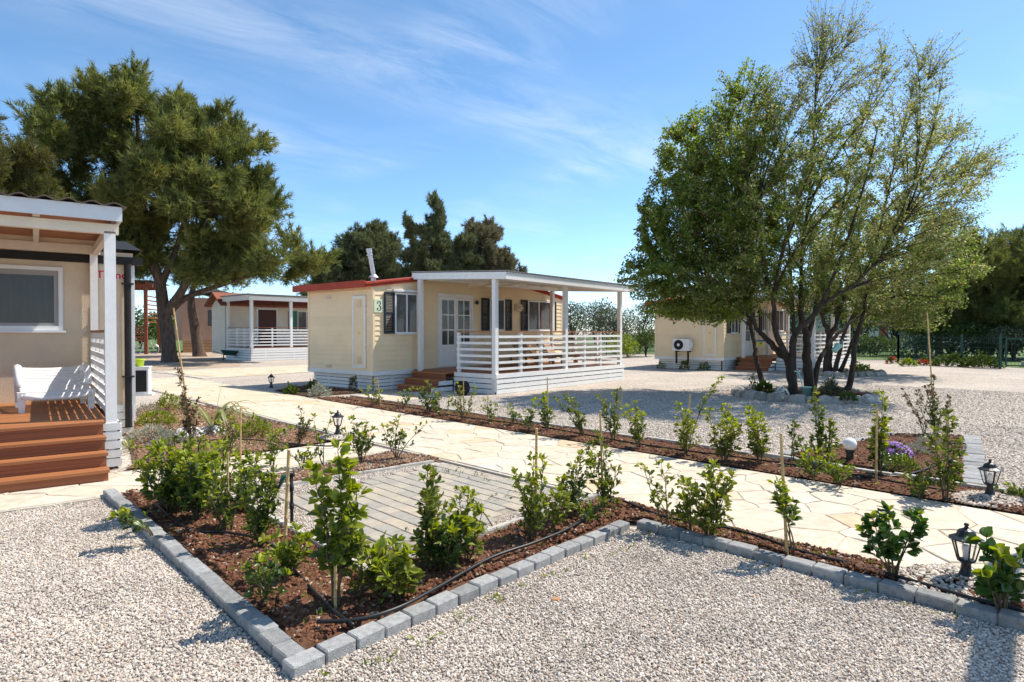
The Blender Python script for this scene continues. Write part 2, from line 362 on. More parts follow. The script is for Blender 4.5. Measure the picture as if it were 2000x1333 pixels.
M['pine_olive'] = leafmat('olive_pine_needles', [(0, (.055, .068, .018)), (.5, (.11, .115, .03)), (1, (.20, .17, .06))], 0.25, 0.6, 0.5, 0.6)
M['pine_far'] = leafmat('far_pine_needles', [(0, (.055, .072, .036)), (.5, (.125, .145, .066)), (1, (.24, .235, .115))], 0.3, 0.7, 0.6, 0.35)  # lightened needle tones: distance haze put into the colour
M['pine_brown'] = leafmat('brownish_pine_needles', [(0, (.085, .082, .045)), (.5, (.16, .145, .08)), (1, (.25, .215, .13))], 0.3, 0.7, 0.5, 0.35)
M['olive'] = leafmat('olive_leaf', [(0, (.045, .062, .032)), (.5, (.095, .115, .062)), (1, (.20, .21, .13))], 0.2, 0.6, 0.4, 0.7)
M['hedge'] = leafmat('hedge_leaf', [(0, (.028, .05, .012)), (.6, (.065, .10, .02)), (1, (.13, .17, .03))], 0.3, 0.6, 0.4, 0.8)

# ------------------------------------------------------------------ polygon tools
def inside(poly, x, y):
    x = np.asarray(x); y = np.asarray(y); c = np.zeros(x.shape, bool); n = len(poly)
    for i in range(n):
        x0, y0 = poly[i][:2]; x1, y1 = poly[(i+1) % n][:2]
        if y0 == y1: continue
        c ^= ((y0 > y) != (y1 > y)) & (x < (x1-x0)*(y-y0)/(y1-y0)+x0)
    return c
def edge_dist(poly, x, y):
    d = np.full(np.shape(x), 1e9); n = len(poly)
    for i in range(n):
        a = np.array(poly[i][:2], float); b = np.array(poly[(i+1) % n][:2], float); ab = b - a
        t = np.clip(((x-a[0])*ab[0]+(y-a[1])*ab[1])/max(1e-9, ab @ ab), 0, 1)
        d = np.minimum(d, np.hypot(x-a[0]-t*ab[0], y-a[1]-t*ab[1]))
    return d
def sample_poly(poly, spacing, rng, jitter=0.9):
    xs = [p[0] for p in poly]; ys = [p[1] for p in poly]
    gx, gy = np.meshgrid(np.arange(min(xs), max(xs), spacing), np.arange(min(ys), max(ys), spacing))
    gx = gx.ravel() + rng.uniform(-.5, .5, gx.size)*spacing*jitter; gy = gy.ravel() + rng.uniform(-.5, .5, gy.size)*spacing*jitter
    k = inside(poly, gx, gy); return gx[k], gy[k]
def clip_half(poly, px, py, nx, ny):
    out = []; n = len(poly)
    for i in range(n):
        a, b = poly[i], poly[(i+1) % n]
        da = (a[0]-px)*nx+(a[1]-py)*ny; db = (b[0]-px)*nx+(b[1]-py)*ny
        if da <= 0: out.append(a)
        if (da < 0 < db) or (db < 0 < da):
            t = da/(da-db); out.append((a[0]+t*(b[0]-a[0]), a[1]+t*(b[1]-a[1])))
    return out
def inset(poly, d):
    n = len(poly); A = sum(poly[i][0]*poly[(i+1) % n][1]-poly[(i+1) % n][0]*poly[i][1] for i in range(n))
    if A < 0: poly = poly[::-1]
    out = poly
    for i in range(n):
        a, b = poly[i], poly[(i+1) % n]; L = math.hypot(b[0]-a[0], b[1]-a[1])
        if L < 1e-6: continue
        nx, ny = (b[1]-a[1])/L, -(b[0]-a[0])/L
        out = clip_half(out, a[0]-nx*d, a[1]-ny*d, nx, ny)
        if len(out) < 3: return []
    return out
def bed_mesh(poly, z, step, amp, seed, edge=0.05, mound=0.0):
    """a soil surface: polygon cut into a grid and roughened"""
    bm = bmesh.new(); bm.faces.new([bm.verts.new((p[0], p[1], 0)) for p in poly])
    xs = [p[0] for p in poly]; ys = [p[1] for p in poly]
    for k in np.arange(min(xs)+step, max(xs), step): bmesh.ops.bisect_plane(bm, geom=bm.verts[:]+bm.edges[:]+bm.faces[:], plane_co=(k, 0, 0), plane_no=(1, 0, 0))
    for k in np.arange(min(ys)+step, max(ys), step): bmesh.ops.bisect_plane(bm, geom=bm.verts[:]+bm.edges[:]+bm.faces[:], plane_co=(0, k, 0), plane_no=(0, 1, 0))
    px = np.array([v.co.x for v in bm.verts]); py = np.array([v.co.y for v in bm.verts]); ed = edge_dist(poly, px, py)
    for v, e in zip(bm.verts, ed):
        f = min(1, e/0.12); q = Vector((v.co.x, v.co.y, seed*3.1))
        v.co.z = z + mound*f + f*amp*(noise.noise(q*4)*0.9 + noise.noise(q*13)*0.5 + noise.noise(q*30)*0.3)
    bmesh.ops.recalc_face_normals(bm, faces=bm.faces)
    me = bpy.data.meshes.new('soil'); bm.to_mesh(me); bm.free()
    if me.polygons and me.polygons[0].normal.z < 0: me.flip_normals()
    for p in me.polygons: p.use_smooth = True
    return me

# scatter: one object of stones placed on given points (geometry nodes)
def scatter(name, pts, mat, r0, r1, flat, seed, label, parent=None, cat='gravel', subdiv=1):
    me = bpy.data.meshes.new(name); me.vertices.add(len(pts)); me.vertices.foreach_set('co', np.asarray(pts, np.float32).ravel()); me.update()
    o = link(name, me, parent); me.materials.append(mat)
    ng = bpy.data.node_groups.new(name, 'GeometryNodeTree'); n, l = ng.nodes, ng.links
    ng.interface.new_socket('Geometry', in_out='INPUT', socket_type='NodeSocketGeometry'); ng.interface.new_socket('Geometry', in_out='OUTPUT', socket_type='NodeSocketGeometry')
    gi, go = n.new('NodeGroupInput'), n.new('NodeGroupOutput')
    jo = n.new('GeometryNodeGeometryToInstance')
    for k in range(5):
        ic = n.new('GeometryNodeMeshIcoSphere'); ic.inputs['Radius'].default_value = 1; ic.inputs['Subdivisions'].default_value = subdiv
        sp = n.new('GeometryNodeSetPosition'); l.new(ic.outputs[0], sp.inputs[0])
        nz = n.new('ShaderNodeTexNoise'); nz.noise_dimensions = '4D'; nz.inputs['W'].default_value = k*7.3+seed; nz.inputs['Scale'].default_value = 1.3
        vm = n.new('ShaderNodeVectorMath'); vm.operation = 'SUBTRACT'; l.new(nz.outputs['Color'], vm.inputs[0]); vm.inputs[1].default_value = (.5, .5, .5)
        vm2 = n.new('ShaderNodeVectorMath'); vm2.operation = 'SCALE'; l.new(vm.outputs[0], vm2.inputs[0]); vm2.inputs['Scale'].default_value = 1.7
        l.new(vm2.outputs[0], sp.inputs['Offset'])
        tf = n.new('GeometryNodeTransform'); l.new(sp.outputs[0], tf.inputs[0]); tf.inputs['Scale'].default_value = (1.15, .85 - .05*k, flat)
        sm = n.new('GeometryNodeSetMaterial'); l.new(tf.outputs[0], sm.inputs[0]); sm.inputs['Material'].default_value = mat
        sh = n.new('GeometryNodeSetShadeSmooth'); sh.inputs['Shade Smooth'].default_value = False; l.new(sm.outputs[0], sh.inputs[0])
        l.new(sh.outputs[0], jo.inputs[0])
    ip = n.new('GeometryNodeInstanceOnPoints'); l.new(gi.outputs[0], ip.inputs['Points']); l.new(jo.outputs[0], ip.inputs['Instance']); ip.inputs['Pick Instance'].default_value = True
    rv = n.new('FunctionNodeRandomValue'); rv.data_type = 'FLOAT_VECTOR'; rv.inputs[0].default_value = (-.55, -.55, 0); rv.inputs[1].default_value = (.55, .55, 6.283); rv.inputs['Seed'].default_value = seed
    l.new(rv.outputs[0], ip.inputs['Rotation'])
    rf = n.new('FunctionNodeRandomValue'); rf.data_type = 'FLOAT'; rf.inputs[2].default_value = r0; rf.inputs[3].default_value = r1; rf.inputs['Seed'].default_value = seed+5
    l.new(rf.outputs[1], ip.inputs['Scale']); l.new(ip.outputs[0], go.inputs[0])
    md = o.modifiers.new('stones', 'NODES'); md.node_group = ng
    tag(o, label, None, None, 'stuff')
    return o

# ================================================================== GROUND
UX, UY, NX, NY = .692, -.722, .722, .692
def UN(u, n): return (u*UX+n*NX, u*UY+n*NY)
rng = np.random.default_rng(11)
gm = MB().add([(-1500, -300, 0), (1500, -300, 0), (1500, 2500, 0), (-1500, 2500, 0)], [(0, 1, 2, 3)])
ground = tag(gm.build('gravel_ground', M['gravel_ground']), 'pale crushed gravel yard around the cabins', kind='structure')

# far meadow behind the fences, dirt under the pines
def sheet(name, poly, z, mat, label):
    o = MB().add([(p[0], p[1], z) for p in poly], [tuple(range(len(poly)))]).build(name, mat)
    if o.data.polygons[0].normal.z < 0: o.data.flip_normals()
    return tag(o, label, kind='structure')
sheet('meadow', [(21.5, 24), (21.2, 33), (9, 44), (-70, 52), (-300, 420), (500, 420), (300, 24)], .012, M['grass'], 'sunny mown grass beyond the green wire fence')
sheet('dirt_ground', [(-40, 24), (-14.5, 24.3), (-12, 27.5), (-13.5, 31.3), (-18, 36), (-21, 51), (-70, 51)], .008, M['dirt'], 'sandy dirt ground under the tall pines')

# --- flagstone path
def voronoi_cells(poly, cell, rng, jit=0.75):
    x, y = sample_poly(poly, cell, rng, jit); P = np.stack([x, y], 1); out = []
    for i, p in enumerate(P):
        c = [tuple(q) for q in poly]; d = np.hypot(*(P-p).T); o = np.argsort(d)[1:16]
        for j in o:
            if d[j] < 1e-6: continue
            mx, my = (p+P[j])/2; nx, ny = (P[j]-p)/d[j]; c = clip_half(c, mx, my, nx, ny)
            if len(c) < 3: break
        if len(c) >= 3: out.append(c)
    return out
def stone_geo(mb, c, z0, z1, gap, rng, local=None):
    a = inset(c, gap)
    if len(a) < 3: return False
    # break straight edges a little so that no two stones are alike
    ring = []
    for i in range(len(a)):
        p, q = a[i], a[(i+1) % len(a)]; L = math.hypot(q[0]-p[0], q[1]-p[1]); ring.append(p)
        if L > .18:
            k = rng.uniform(.35, .65); w = rng.uniform(-.004, .012); ring.append((p[0]+(q[0]-p[0])*k-(q[1]-p[1])/L*w, p[1]+(q[1]-p[1])*k+(q[0]-p[0])/L*w))
    cx = sum(p[0] for p in ring)/len(ring); cy = sum(p[1] for p in ring)/len(ring); n = len(ring); ox, oy = local or (0, 0)
    def sh(d): 
        o = []
        for p in ring:
            L = math.hypot(p[0]-cx, p[1]-cy) or 1; o.append((p[0]-(p[0]-cx)/L*d, p[1]-(p[1]-cy)/L*d))
        return o
    t = [rng.uniform(-.0015, .0015) for _ in range(n)]
    vs = [(p[0]-ox, p[1]-oy, z0) for p in ring] + [(p[0]-ox, p[1]-oy, z1-.005) for p in ring] + [(p[0]-ox, p[1]-oy, z1+t[i]) for i, p in enumerate(sh(.008))]
    fs = [(i, (i+1) % n, (i+1) % n+n, i+n) for i in range(n)]+[(i+n, (i+1) % n+n, (i+1) % n+2*n, i+2*n) for i in range(n)]+[tuple(range(2*n, 3*n))]
    mb.add(vs, fs); return True
def flag_path(name, poly, cell, label, rng, z=.03, individual=True):
    base = MB(); base.prism([tuple(p) for p in poly], -.05, z-.009)
    root = tag(base.build(name, M['mortar']), label, kind='structure')
    inner = inset([tuple(p) for p in poly], .035)
    cells = voronoi_cells(inner, cell, rng)
    joined = MB()
    for c in cells:
        zz_ = z + rng.uniform(-.002, .003)
        if individual:
            cx = sum(p[0] for p in c)/len(c); cy = sum(p[1] for p in c)/len(c); mb = MB()
            if stone_geo(mb, c, z-.02, zz_, .0048, rng, (cx, cy)): mb.build('flagstone', M['flag'], root).location = (cx, cy, 0)
        else: stone_geo(joined, c, z-.02, zz_, .007, rng)
    if not individual: tag(joined.build('flagstones', M['flag_far'], root), kind='stuff')
    return root
PN, PF_ = 4.42, 6.46
flag_path('stone_path', [UN(-13.2, PN), UN(3.2, PN), UN(3.2, PF_), UN(-13.2, PF_)], .37, 'cream flagstone path crossing the garden between the planted beds', rng)
flag_path('stone_path', [UN(-22.5, PN), UN(-13.21, PN), UN(-13.21, PF_), UN(-22.5, PF_)], .5, 'far stretch of flagstone path beyond the boxed air unit', rng, individual=False)
flag_path('stone_path', [(-2.27, 8.57), (-3.85, 6.85), (-3.35, 5.88), (-1.49, 7.78)], .38, 'narrow flagstone side path leading to the orange wooden steps', rng, z=.029)
flag_path('stone_path', [(-3.86, 6.83), (-7.2, 4.2), (-6.6, 3.45), (-4.02, 5.28), (-3.37, 5.86)], .4, 'flagstone strip along the foot of the orange wooden steps', rng, z=.028)
flag_path('stone_path', [(-9.96, 20.12), (-4.8, 27.4), (-8.2, 30.0), (-13.4, 23.3), (-12.2, 22.4)], .55, 'flagstone path running back behind the cream cabin', rng, z=.03, individual=False)
flag_path('stone_path', [(-4.45, 13.83), (-3.25, 15.05), (-1.75, 15.75), (-1.25, 14.9), (-2.95, 12.78)], .45, 'short flagstone spur to the red brown cabin steps', rng, z=.029, individual=False)

# --- near gravel stones (real stones), thinning out with distance
KL0, KL1 = (-3.72, 5.66), (-.955, 2.68)     # left edging, outer line
KF1 = (.90, 4.72)                           # front edging end
KR1 = (3.75, 1.86)                          # right edging end (past the frame)
KR0 = (.93, 4.70)
left_area = [(-5.6, 4.05), (-4.02, 5.25), KL0, KL1, (-.55, 2.2), (-.6, 1.1), (-4.5, 1.1), (-7.0, 2.6)]
front_area = [KL1, KF1, (1.0, 4.66), KR1, (3.9, 1.2), (-.6, 1.1), (-.55, 2.2)]
pts = []
for poly in (left_area, front_area):
    x, y = sample_poly(poly, .0102, rng, 1.0)
    und = np.array([noise.noise(Vector((a*1.3, b*1.3, 4)))*.010 for a, b in zip(x, y)]); pts.append(np.stack([x, y, rng.uniform(.001, .012, len(x))+und], 1))
scatter('gravel', np.concatenate(pts), M['pebble'], .0048, .0098, .62, 3, 'loose pale gravel stones in the foreground')
patch = [(-2.37, 5.5), (-2.28, 5.95), (-.93, 7.1), (.74, 5.62), (.09, 4.92), (-.88, 3.86)]
x, y = sample_poly(patch, .015, rng, 1.0); k_ = ~inside([(-2.10, 5.62), (-.74, 7.06), (.54, 5.74), (-.86, 4.20)], x, y); x, y = x[k_], y[k_]
scatter('gravel', np.stack([x, y, rng.uniform(-.002, .008, len(x))], 1), M['pebble'], .006, .012, .6, 8, 'fine gravel around the small grey paved square')
court = [UN(-12.5, 7.3), UN(5, 7.3), UN(6, 12.5), UN(-9, 12.5)]
x, y = sample_poly(court, .033, rng, 1.0)
scatter('gravel', np.stack([x, y, rng.uniform(-.002, .006, len(x))], 1), M['pebble'], .008, .017, .6, 14, 'gravel stones of the courtyard in front of the multi-stemmed tree')

mid_c = [UN(-9, 12.5), UN(6, 12.5), UN(9, 20), UN(-8, 20)]
x, y = sample_poly(mid_c, .052, rng, 1.0)
scatter('gravel', np.stack([x, y, rng.uniform(-.004, .006, len(x))], 1), M['pebble'], .010, .020, .6, 31, 'gravel stones of the yard around and behind the multi-stemmed tree')

# --- paved square of small blocks
pq = [(-2.12, 5.62), (-.74, 7.08), (.56, 5.74), (-.86, 4.18)]
pv = MB().prism(pq, -.04, .006); pav = tag(pv.build('paved_square', M['paver_bed']), 'small square of grey and beige paving blocks beside the path', kind='structure')
bmm = bmesh.new(); bmesh.ops.create_cube(bmm, size=1)
for v in bmm.verts: v.co.x *= .205; v.co.y *= .133; v.co.z *= .05
bmesh.ops.bevel(bmm, geom=bmm.edges[:], offset=.006, segments=1, affect='EDGES')
pme = bpy.data.meshes.new('paver'); bmm.to_mesh(pme); bmm.free(); pme.materials.append(M['paver'])
a0 = math.atan2(-.72, .69); ux, uy = math.cos(a0), math.sin(a0)
for r in range(16):
    for c in range(-1, 12):
        u = c*.212 + (r % 2)*.106 + .1; v = r*.140 + .07
        X = -2.12 + ux*u - uy*v; Y = 5.62 + uy*u + ux*v
        if not inside(inset(pq, .045), np.array([X]), np.array([Y]))[0]: continue
        o = link('paver', pme, pav); o.location = (X, Y, -.006 + rng.uniform(-.002, .002)); o.rotation_euler = (rng.uniform(-.01, .01), rng.uniform(-.01, .01), a0 + rng.uniform(-.012, .012))

# --- edging blocks
def brick_mesh(L, W, H, seed):
    r = random.Random(seed); bm = bmesh.new(); bmesh.ops.create_cube(bm, size=1)
    for v in bm.verts: v.co.x *= L; v.co.y *= W; v.co.z *= H
    bmesh.ops.bevel(bm, geom=bm.edges[:], offset=.007, segments=1, affect='EDGES')
    for v in bm.verts:
        q = v.co*18 + Vector((seed*9.1, 0, 0)); v.co += Vector((noise.noise(q), noise.noise(q+Vector((5, 0, 0))), noise.noise(q+Vector((0, 5, 0)))))*.0025
    me = bpy.data.meshes.new('brick'); bm.to_mesh(me); bm.free(); me.materials.append(M['brick'])
    return me
def edging(p0, p1, label, L=.163, W=.098, top=.068, side=1, H=.15, name='brick_edging', wave=.0):
    """blocks laid end to end; the outer top edge runs p0 -> p1, blocks lie to the left (side=1) of it"""
    p0, p1 = Vector(p0), Vector(p1); d = (p1-p0); n = max(1, round(d.length/L)); d.normalize(); nn = Vector((-d.y, d.x))*side; step = (p1-p0).length/n
    vs_ = [brick_mesh(step-.006, W, H, k) for k in range(5)]
    root = empty(name, (*p0, 0), 0, label, 'edging', 'grey block edgings of the beds')
    for i in range(n):
        c = d*(step*(i+.5)) + nn*W/2
        o = link('brick', vs_[(i*3) % 5 if i % 2 else (i*2+1) % 5], root)
        o.location = (c.x + rng.uniform(-.004, .004), c.y + rng.uniform(-.004, .004), top-H/2+rng.uniform(-.006, .005))
        o.rotation_euler = (rng.uniform(-.03, .03), rng.uniform(-.015, .015), math.atan2(d.y, d.x)+rng.uniform(-.02, .02)+(math.pi if i % 3 == 0 else 0))
    return root
edging(KL0, (-.995, 2.735), 'row of grey blocks edging the left side of the near bed')
edging((-.94, 2.66), KF1, 'row of grey blocks edging the near bed beside the foreground gravel', L=.165)
edging((.945, 4.735), KR1, 'row of grey blocks edging the bed with the big-leaved shrub', L=.185, side=1)
# thin concrete strips
def strip(p0, p1, w, top, label):
    p0, p1 = Vector(p0), Vector(p1); d = (p1-p0).normalized(); nrm = Vector((-d.y, d.x))*w/2
    n = max(1, round((p1-p0).length/.5)); root = empty('concrete_edging', (*p0, 0), 0, label, 'edging', 'thin concrete edgings')
    for i in range(n):
        a = (p1-p0)*(i/n) + d*.003; b = (p1-p0)*((i+1)/n) - d*.003; mb = MB()
        q = [a-nrm, b-nrm, b+nrm, a+nrm]; mb.prism([(v.x, v.y) for v in q], -.05, top-.006); mb2 = inset([(v.x, v.y) for v in q], .006)
        mb.prism(mb2, top-.007, top)
        mb.build('kerb_stone', M['concrete'], root).rotation_euler = (0, 0, rng.uniform(-.006, .006))
strip((-2.42, 5.47), (-.88, 3.80), .05, .062, 'thin concrete strip behind the tall shrub, left of the paved square')
strip((-.85, 3.82), (.80, 5.63), .05, .060, 'thin concrete strip between the paved square and the near bed')
strip((-2.27, 6.02), (-.9, 7.18), .05, .03, 'thin concrete strip between the paved square and the side path')
strip(UN(-12.9, 7.24), UN(2.6, 7.24), .06, .07, 'long concrete strip between the far bed and the courtyard gravel')
strip((-2.35, 8.70), (-6.3, 12.8), .06, .06, 'concrete strip between the left garden bed and the path')
# blocks round the small corner bed
edging((3.25, 7.62), (5.45, 9.10), 'grey blocks on the left side of the small corner bed', L=.2, W=.2, top=.032, side=-1)
edging((5.5, 9.12), (6.62, 8.95), 'grey blocks on the far side of the small corner bed', L=.2, W=.2, top=.032, side=-1)
edging((6.66, 8.86), (4.62, 6.02), 'grey blocks on the right side of the small corner bed', L=.2, W=.22, top=.032, side=-1)

# --- soil beds
def bed(name, poly, label, step=.05, amp=.02, z=.035, seed=1, mat='soil', clods=.03, mound=.02, cl_r=(.004, .019)):
    o = link(name, bed_mesh([tuple(p) for p in poly], z, step, amp, seed, mound=mound)); o.data.materials.append(M[mat]); tag(o, label, kind='structure')
    if clods:
        x, y = sample_poly(poly, clods, rng, 1.0); k_ = edge_dist(poly, x, y) > .02; x, y = x[k_], y[k_]
        zz_ = []
        for a, b in zip(x, y):
            q = Vector((a, b, seed*3.1)); zz_.append(z + mound + amp*(noise.noise(q*4)*.9+noise.noise(q*13)*.5)-.004)
        scatter('soil_clods', np.stack([x, y, np.array(zz_)], 1), M['clod_dry' if mat == 'dry_soil' else 'clod'], cl_r[0], cl_r[1], .8, seed+20, 'crumbs of soil and small stones on '+label, cat='soil')
    return o
wl_, wf_ = .135, .135
bed('soil_bed', [(-3.60, 5.72), (-2.46, 5.44), (-.89, 3.74), (.82, 5.58), (.99, 5.38), (.86, 4.86), (-.955, 2.87)], 'the reddish earth of the near L-shaped bed', clods=.019, seed=1, amp=.036)
bed('soil_bed', [(.86, 4.86), (.99, 5.38), UN(-2.83, PN-.01), UN(2.9, PN-.01), (3.9, 1.95), (1.06, 4.81)], 'the reddish earth of the bed beside the path at the right', clods=.019, seed=2, amp=.03)
bed('soil_bed', [(-2.5, 6.35), (-1.5, 7.72), (-.98, 7.40), UN(-5.72, PN-.01), (-.88, 7.22), (-2.29, 6.06)], 'the stony earth strip between side path and paved square', clods=.022, seed=3, amp=.015, z=.02, mat='dry_soil')
bed('soil_bed', [UN(-13.2, PF_+.01), UN(3.0, PF_+.01), UN(3.0, 7.2), UN(-12.6, 7.2)], 'the reddish earth of the long bed between path and courtyard', clods=.036, seed=4, amp=.02, step=.07)
bed('soil_bed', [(3.3, 7.48), (5.55, 8.98), (6.42, 8.86), (4.48, 6.18)], 'the reddish earth of the small corner bed', clods=.034, seed=5, amp=.02, step=.07)
bed('soil_bed', [(-3.85, 6.95), (-2.35, 8.62), (-6.35, 12.72), (-7.4, 12.8), (-6.55, 10.3), (-5.15, 8.4), (-4.25, 7.0), (-4.2, 6.75)], 'the reddish earth of the garden bed beside the plaster cabin', clods=.030, seed=6, amp=.03, step=.07, z=.025, mat='dry_soil')
bed('soil_bed', [(-6.1, 16.0), (-4.75, 14.5), (-3.75, 15.35), (-3.75, 15.9), (-5.75, 17.6)], 'the dark earth of the small bed at the cream cabin corner', clods=.05, seed=7, amp=.02, step=.1, mat='dark_soil', z=.015)
TREE_C = (6.85, 14.6)
ring_poly = [(TREE_C[0]+1.42*math.cos(a), TREE_C[1]+1.36*math.sin(a)) for a in np.linspace(0, 2*math.pi, 25)[:-1]]
bed('soil_bed', ring_poly, 'the dark earth inside the stone ring under the tree', clods=.06, seed=8, amp=.03, step=.1, mat='dark_soil', mound=.06)
# small heaps of gravel at the lamps
for (lx, ly, rr, wh) in ((4.16, 5.42, .34, 'by the lantern at the far side of the path'), (2.63, 3.60, .36, 'by the lantern behind the big-leaved shrub'), (-2.42, 8.66, .28, 'by the lantern at the side path corner')):
    th = rng.uniform(0, 6.28, 900); ra = rr*np.sqrt(rng.uniform(0, 1, 900))
    scatter('gravel', np.stack([lx+ra*np.cos(th), ly+ra*np.sin(th)*.8, .05+.045*(1-ra/rr)], 1), M['pebble'], .009, .018, .65, int(lx*10)+60, 'little heap of gravel '+wh)
# stone ring round the tree
def rock_mesh(seed, sub=2):
    bm = bmesh.new(); bmesh.ops.create_icosphere(bm, subdivisions=sub, radius=1)
    for v in bm.verts:
        q = v.co*1.1 + Vector((seed*4.7, seed, 0)); v.co *= 1 + .45*noise.noise(q) + .15*noise.noise(q*3)
        v.co = Vector([math.copysign(abs(c)**.75, c) for c in v.co])
    me = bpy.data.meshes.new('stone'); bm.to_mesh(me); bm.free(); me.materials.append(M['limestone']); return me
RK = [rock_mesh(k) for k in range(7)]
def ring(c, rx, ry, n, size, label):
    root = empty('stone_ring', (c[0], c[1], 0), 0, label, 'stone edging')
    for i in range(n):
        a = 2*math.pi*i/n + rng.uniform(-.04, .04); o = link('stone', RK[i % 7], root)
        o.location = (rx*math.cos(a), ry*math.sin(a), size*.35); s = size*rng.uniform(.75, 1.15)
        o.scale = (s*1.25, s*.8, s*.75); o.rotation_euler = (rng.uniform(-.2, .2), rng.uniform(-.2, .2), a+math.pi/2+rng.uniform(-.25, .25))
ring(TREE_C, 1.5, 1.45, 36, .16, 'low ring of pale limestone rocks around the front multi-stemmed tree')
ring((11.7, 22.5), 1.5, 1.2, 26, .16, 'low ring of pale stones around the tree clump behind')
# ================================================================== CABINS
HD = math.atan2(.770, .638)                  # long side direction of the cream cabins
def corrugated(name, parent, x0, x1, ya, za, yb, zb, mat, pitch=.11, amp=.016, th=.012):
    n = int((x1-x0)/pitch*6); vs, fs = [], []
    for side in (0, 1):
        for k in range(n+1):
            x = x0+(x1-x0)*k/n; w = amp*math.sin(2*math.pi*(x-x0)/pitch) - side*th
            vs += [(x, ya, za+w), (x, yb, zb+w)]
    m = 2*(n+1)
    for k in range(n):
        a = 2*k; fs += [(a, a+2, a+3, a+1), (m+a, m+a+1, m+a+3, m+a+2), (a, m+a, m+a+2, a+2), (a+1, a+3, m+a+3, m+a+1)]
    fs += [(0, 1, m+1, m), (2*n, m+2*n, m+2*n+1, 2*n+1)]
    return MB().add(vs, fs).build(name, mat, parent, False)
def railing(parent, axis, c, a, b, z0, ztop, posts, slats=6, cap='deck', name='railing', t=.022, off=0.0):
    """horizontal-slat railing along local x or y at fixed other coordinate c; cap is the part, slats and balusters its pieces"""
    def bx(lo, hi, w0, w1, za, zb, nm, mt, par):
        if axis == 'x': return slab(nm, M[mt], par, lo, c+w0, za, hi, c+w1, zb)
        return slab(nm, M[mt], par, c+w0, lo, za, c+w1, hi, zb)
    mb = MB()
    if axis == 'x': mb.box(a, c-.055, ztop-.03, b, c+.055, ztop)
    else: mb.box(c-.055, a, ztop-.03, c+.055, b, ztop)
    rail = mb.build(name, M[cap], parent)
    for p in posts: bx(p-.04, p+.04, -.035, .035, z0, ztop-.032, 'baluster', 'white', rail)
    gap = (ztop-.03-z0)/(slats+.4)
    for k in range(slats):
        zc = ztop-.03-gap*(k+.5)-.03
        bx(a, b, -.037-t, -.037, zc-.03, zc+.03, 'slat', 'white', rail)
    return rail
def skirting(parent, axis, c, a, b, z0, z1, n, out=-1, mat='white', name='skirting', studs=2):
    """boards with dark gaps in front of a dark backing"""
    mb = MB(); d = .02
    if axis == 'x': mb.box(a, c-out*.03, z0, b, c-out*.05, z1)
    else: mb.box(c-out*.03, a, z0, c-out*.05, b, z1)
    back = mb.build(name, M['dark'], parent)  # near-black board painted as the shaded hollow under the floor
    h = (z1-z0)/n
    for k in range(n):
        za = z0+h*k+.008; zb = z0+h*(k+1)-.008; j = rng.uniform(-.004, .004)
        if axis == 'x': slab('board', M[mat], back, a, c, za+j, b, c+out*.02, zb+j)
        else: slab('board', M[mat], back, c, a, za+j, c+out*.02, b, zb+j)
    for k in range(studs):
        q = a+(b-a)*(k+.5)/studs
        if axis == 'x': slab('stud', M[mat], back, q-.03, c-out*.026, z0, q+.03, c-out*.001, z1)
        else: slab('stud', M[mat], back, c-out*.026, q-.03, z0, c-out*.001, q+.03, z1)
    return back
def window_x(parent, x0, x1, z0, z1, y, mull=(), curtain='curtain', shutters=(), frame='white_metal', label=None, fw=.045, red=None):
    mb = MB(); f = fw
    mb.box(x0, y-.045, z0, x0+f, y, z1).box(x1-f, y-.045, z0, x1, y, z1).box(x0+f, y-.045, z1-f, x1-f, y, z1).box(x0+f, y-.045, z0, x1-f, y, z0+f)
    for m in mull: mb.box(m-.022, y-.043, z0+f, m+.022, y-.002, z1-f)
    w = mb.build('window', M[frame], parent)
    edges = [x0+f] + [v for m in mull for v in (m-.022, m+.022)] + [x1-f]
    for i in range(0, len(edges), 2):
        slab('pane', M['glass'], w, edges[i], y-.026, z0+f, edges[i+1], y-.020, z1-f)
        cu = MB(); n = 22; vs = []
        for k in range(n+1):
            xx = edges[i]+(edges[i+1]-edges[i])*k/n; vs += [(xx, y-.008+.005*math.sin(k*1.9), z0+f), (xx, y-.008+.005*math.sin(k*1.9), z1-f)]
        cu.add(vs, [(2*k, 2*k+2, 2*k+3, 2*k+1) for k in range(n)])
        cu.build('curtain', M[red if (red and i >= 2) else curtain], w)
    slab('sill', M[frame], w, x0-.02, y-.075, z0-.022, x1+.02, y, z0-.002)
    for (a, b) in shutters:
        sm = MB(); sm.box(a, y-.05, z0, a+.045, y-.012, z1).box(b-.045, y-.05, z0, b, y-.012, z1).box(a+.045, y-.05, z1-.05, b-.045, y-.012, z1).box(a+.045, y-.05, z0, b-.045, y-.012, z0+.05).box(a+.045, y-.05, (z0+z1)/2-.03, b-.045, y-.012, (z0+z1)/2+.03)
        s = sm.build('shutter', M['shutter'], w); lv = MB(); nn = int((z1-z0)/.042)
        for k in range(nn):
            zc = z0+.06+k*(z1-z0-.12)/max(1, nn-1)
            lv.add([(a+.045, y-.046, zc-.012), (b-.045, y-.046, zc-.012), (b-.045, y-.018, zc+.016), (a+.045, y-.018, zc+.016)], [(0, 1, 2, 3)])
        tag(lv.build('louvres', M['shutter'], w), kind='stuff')
    return w
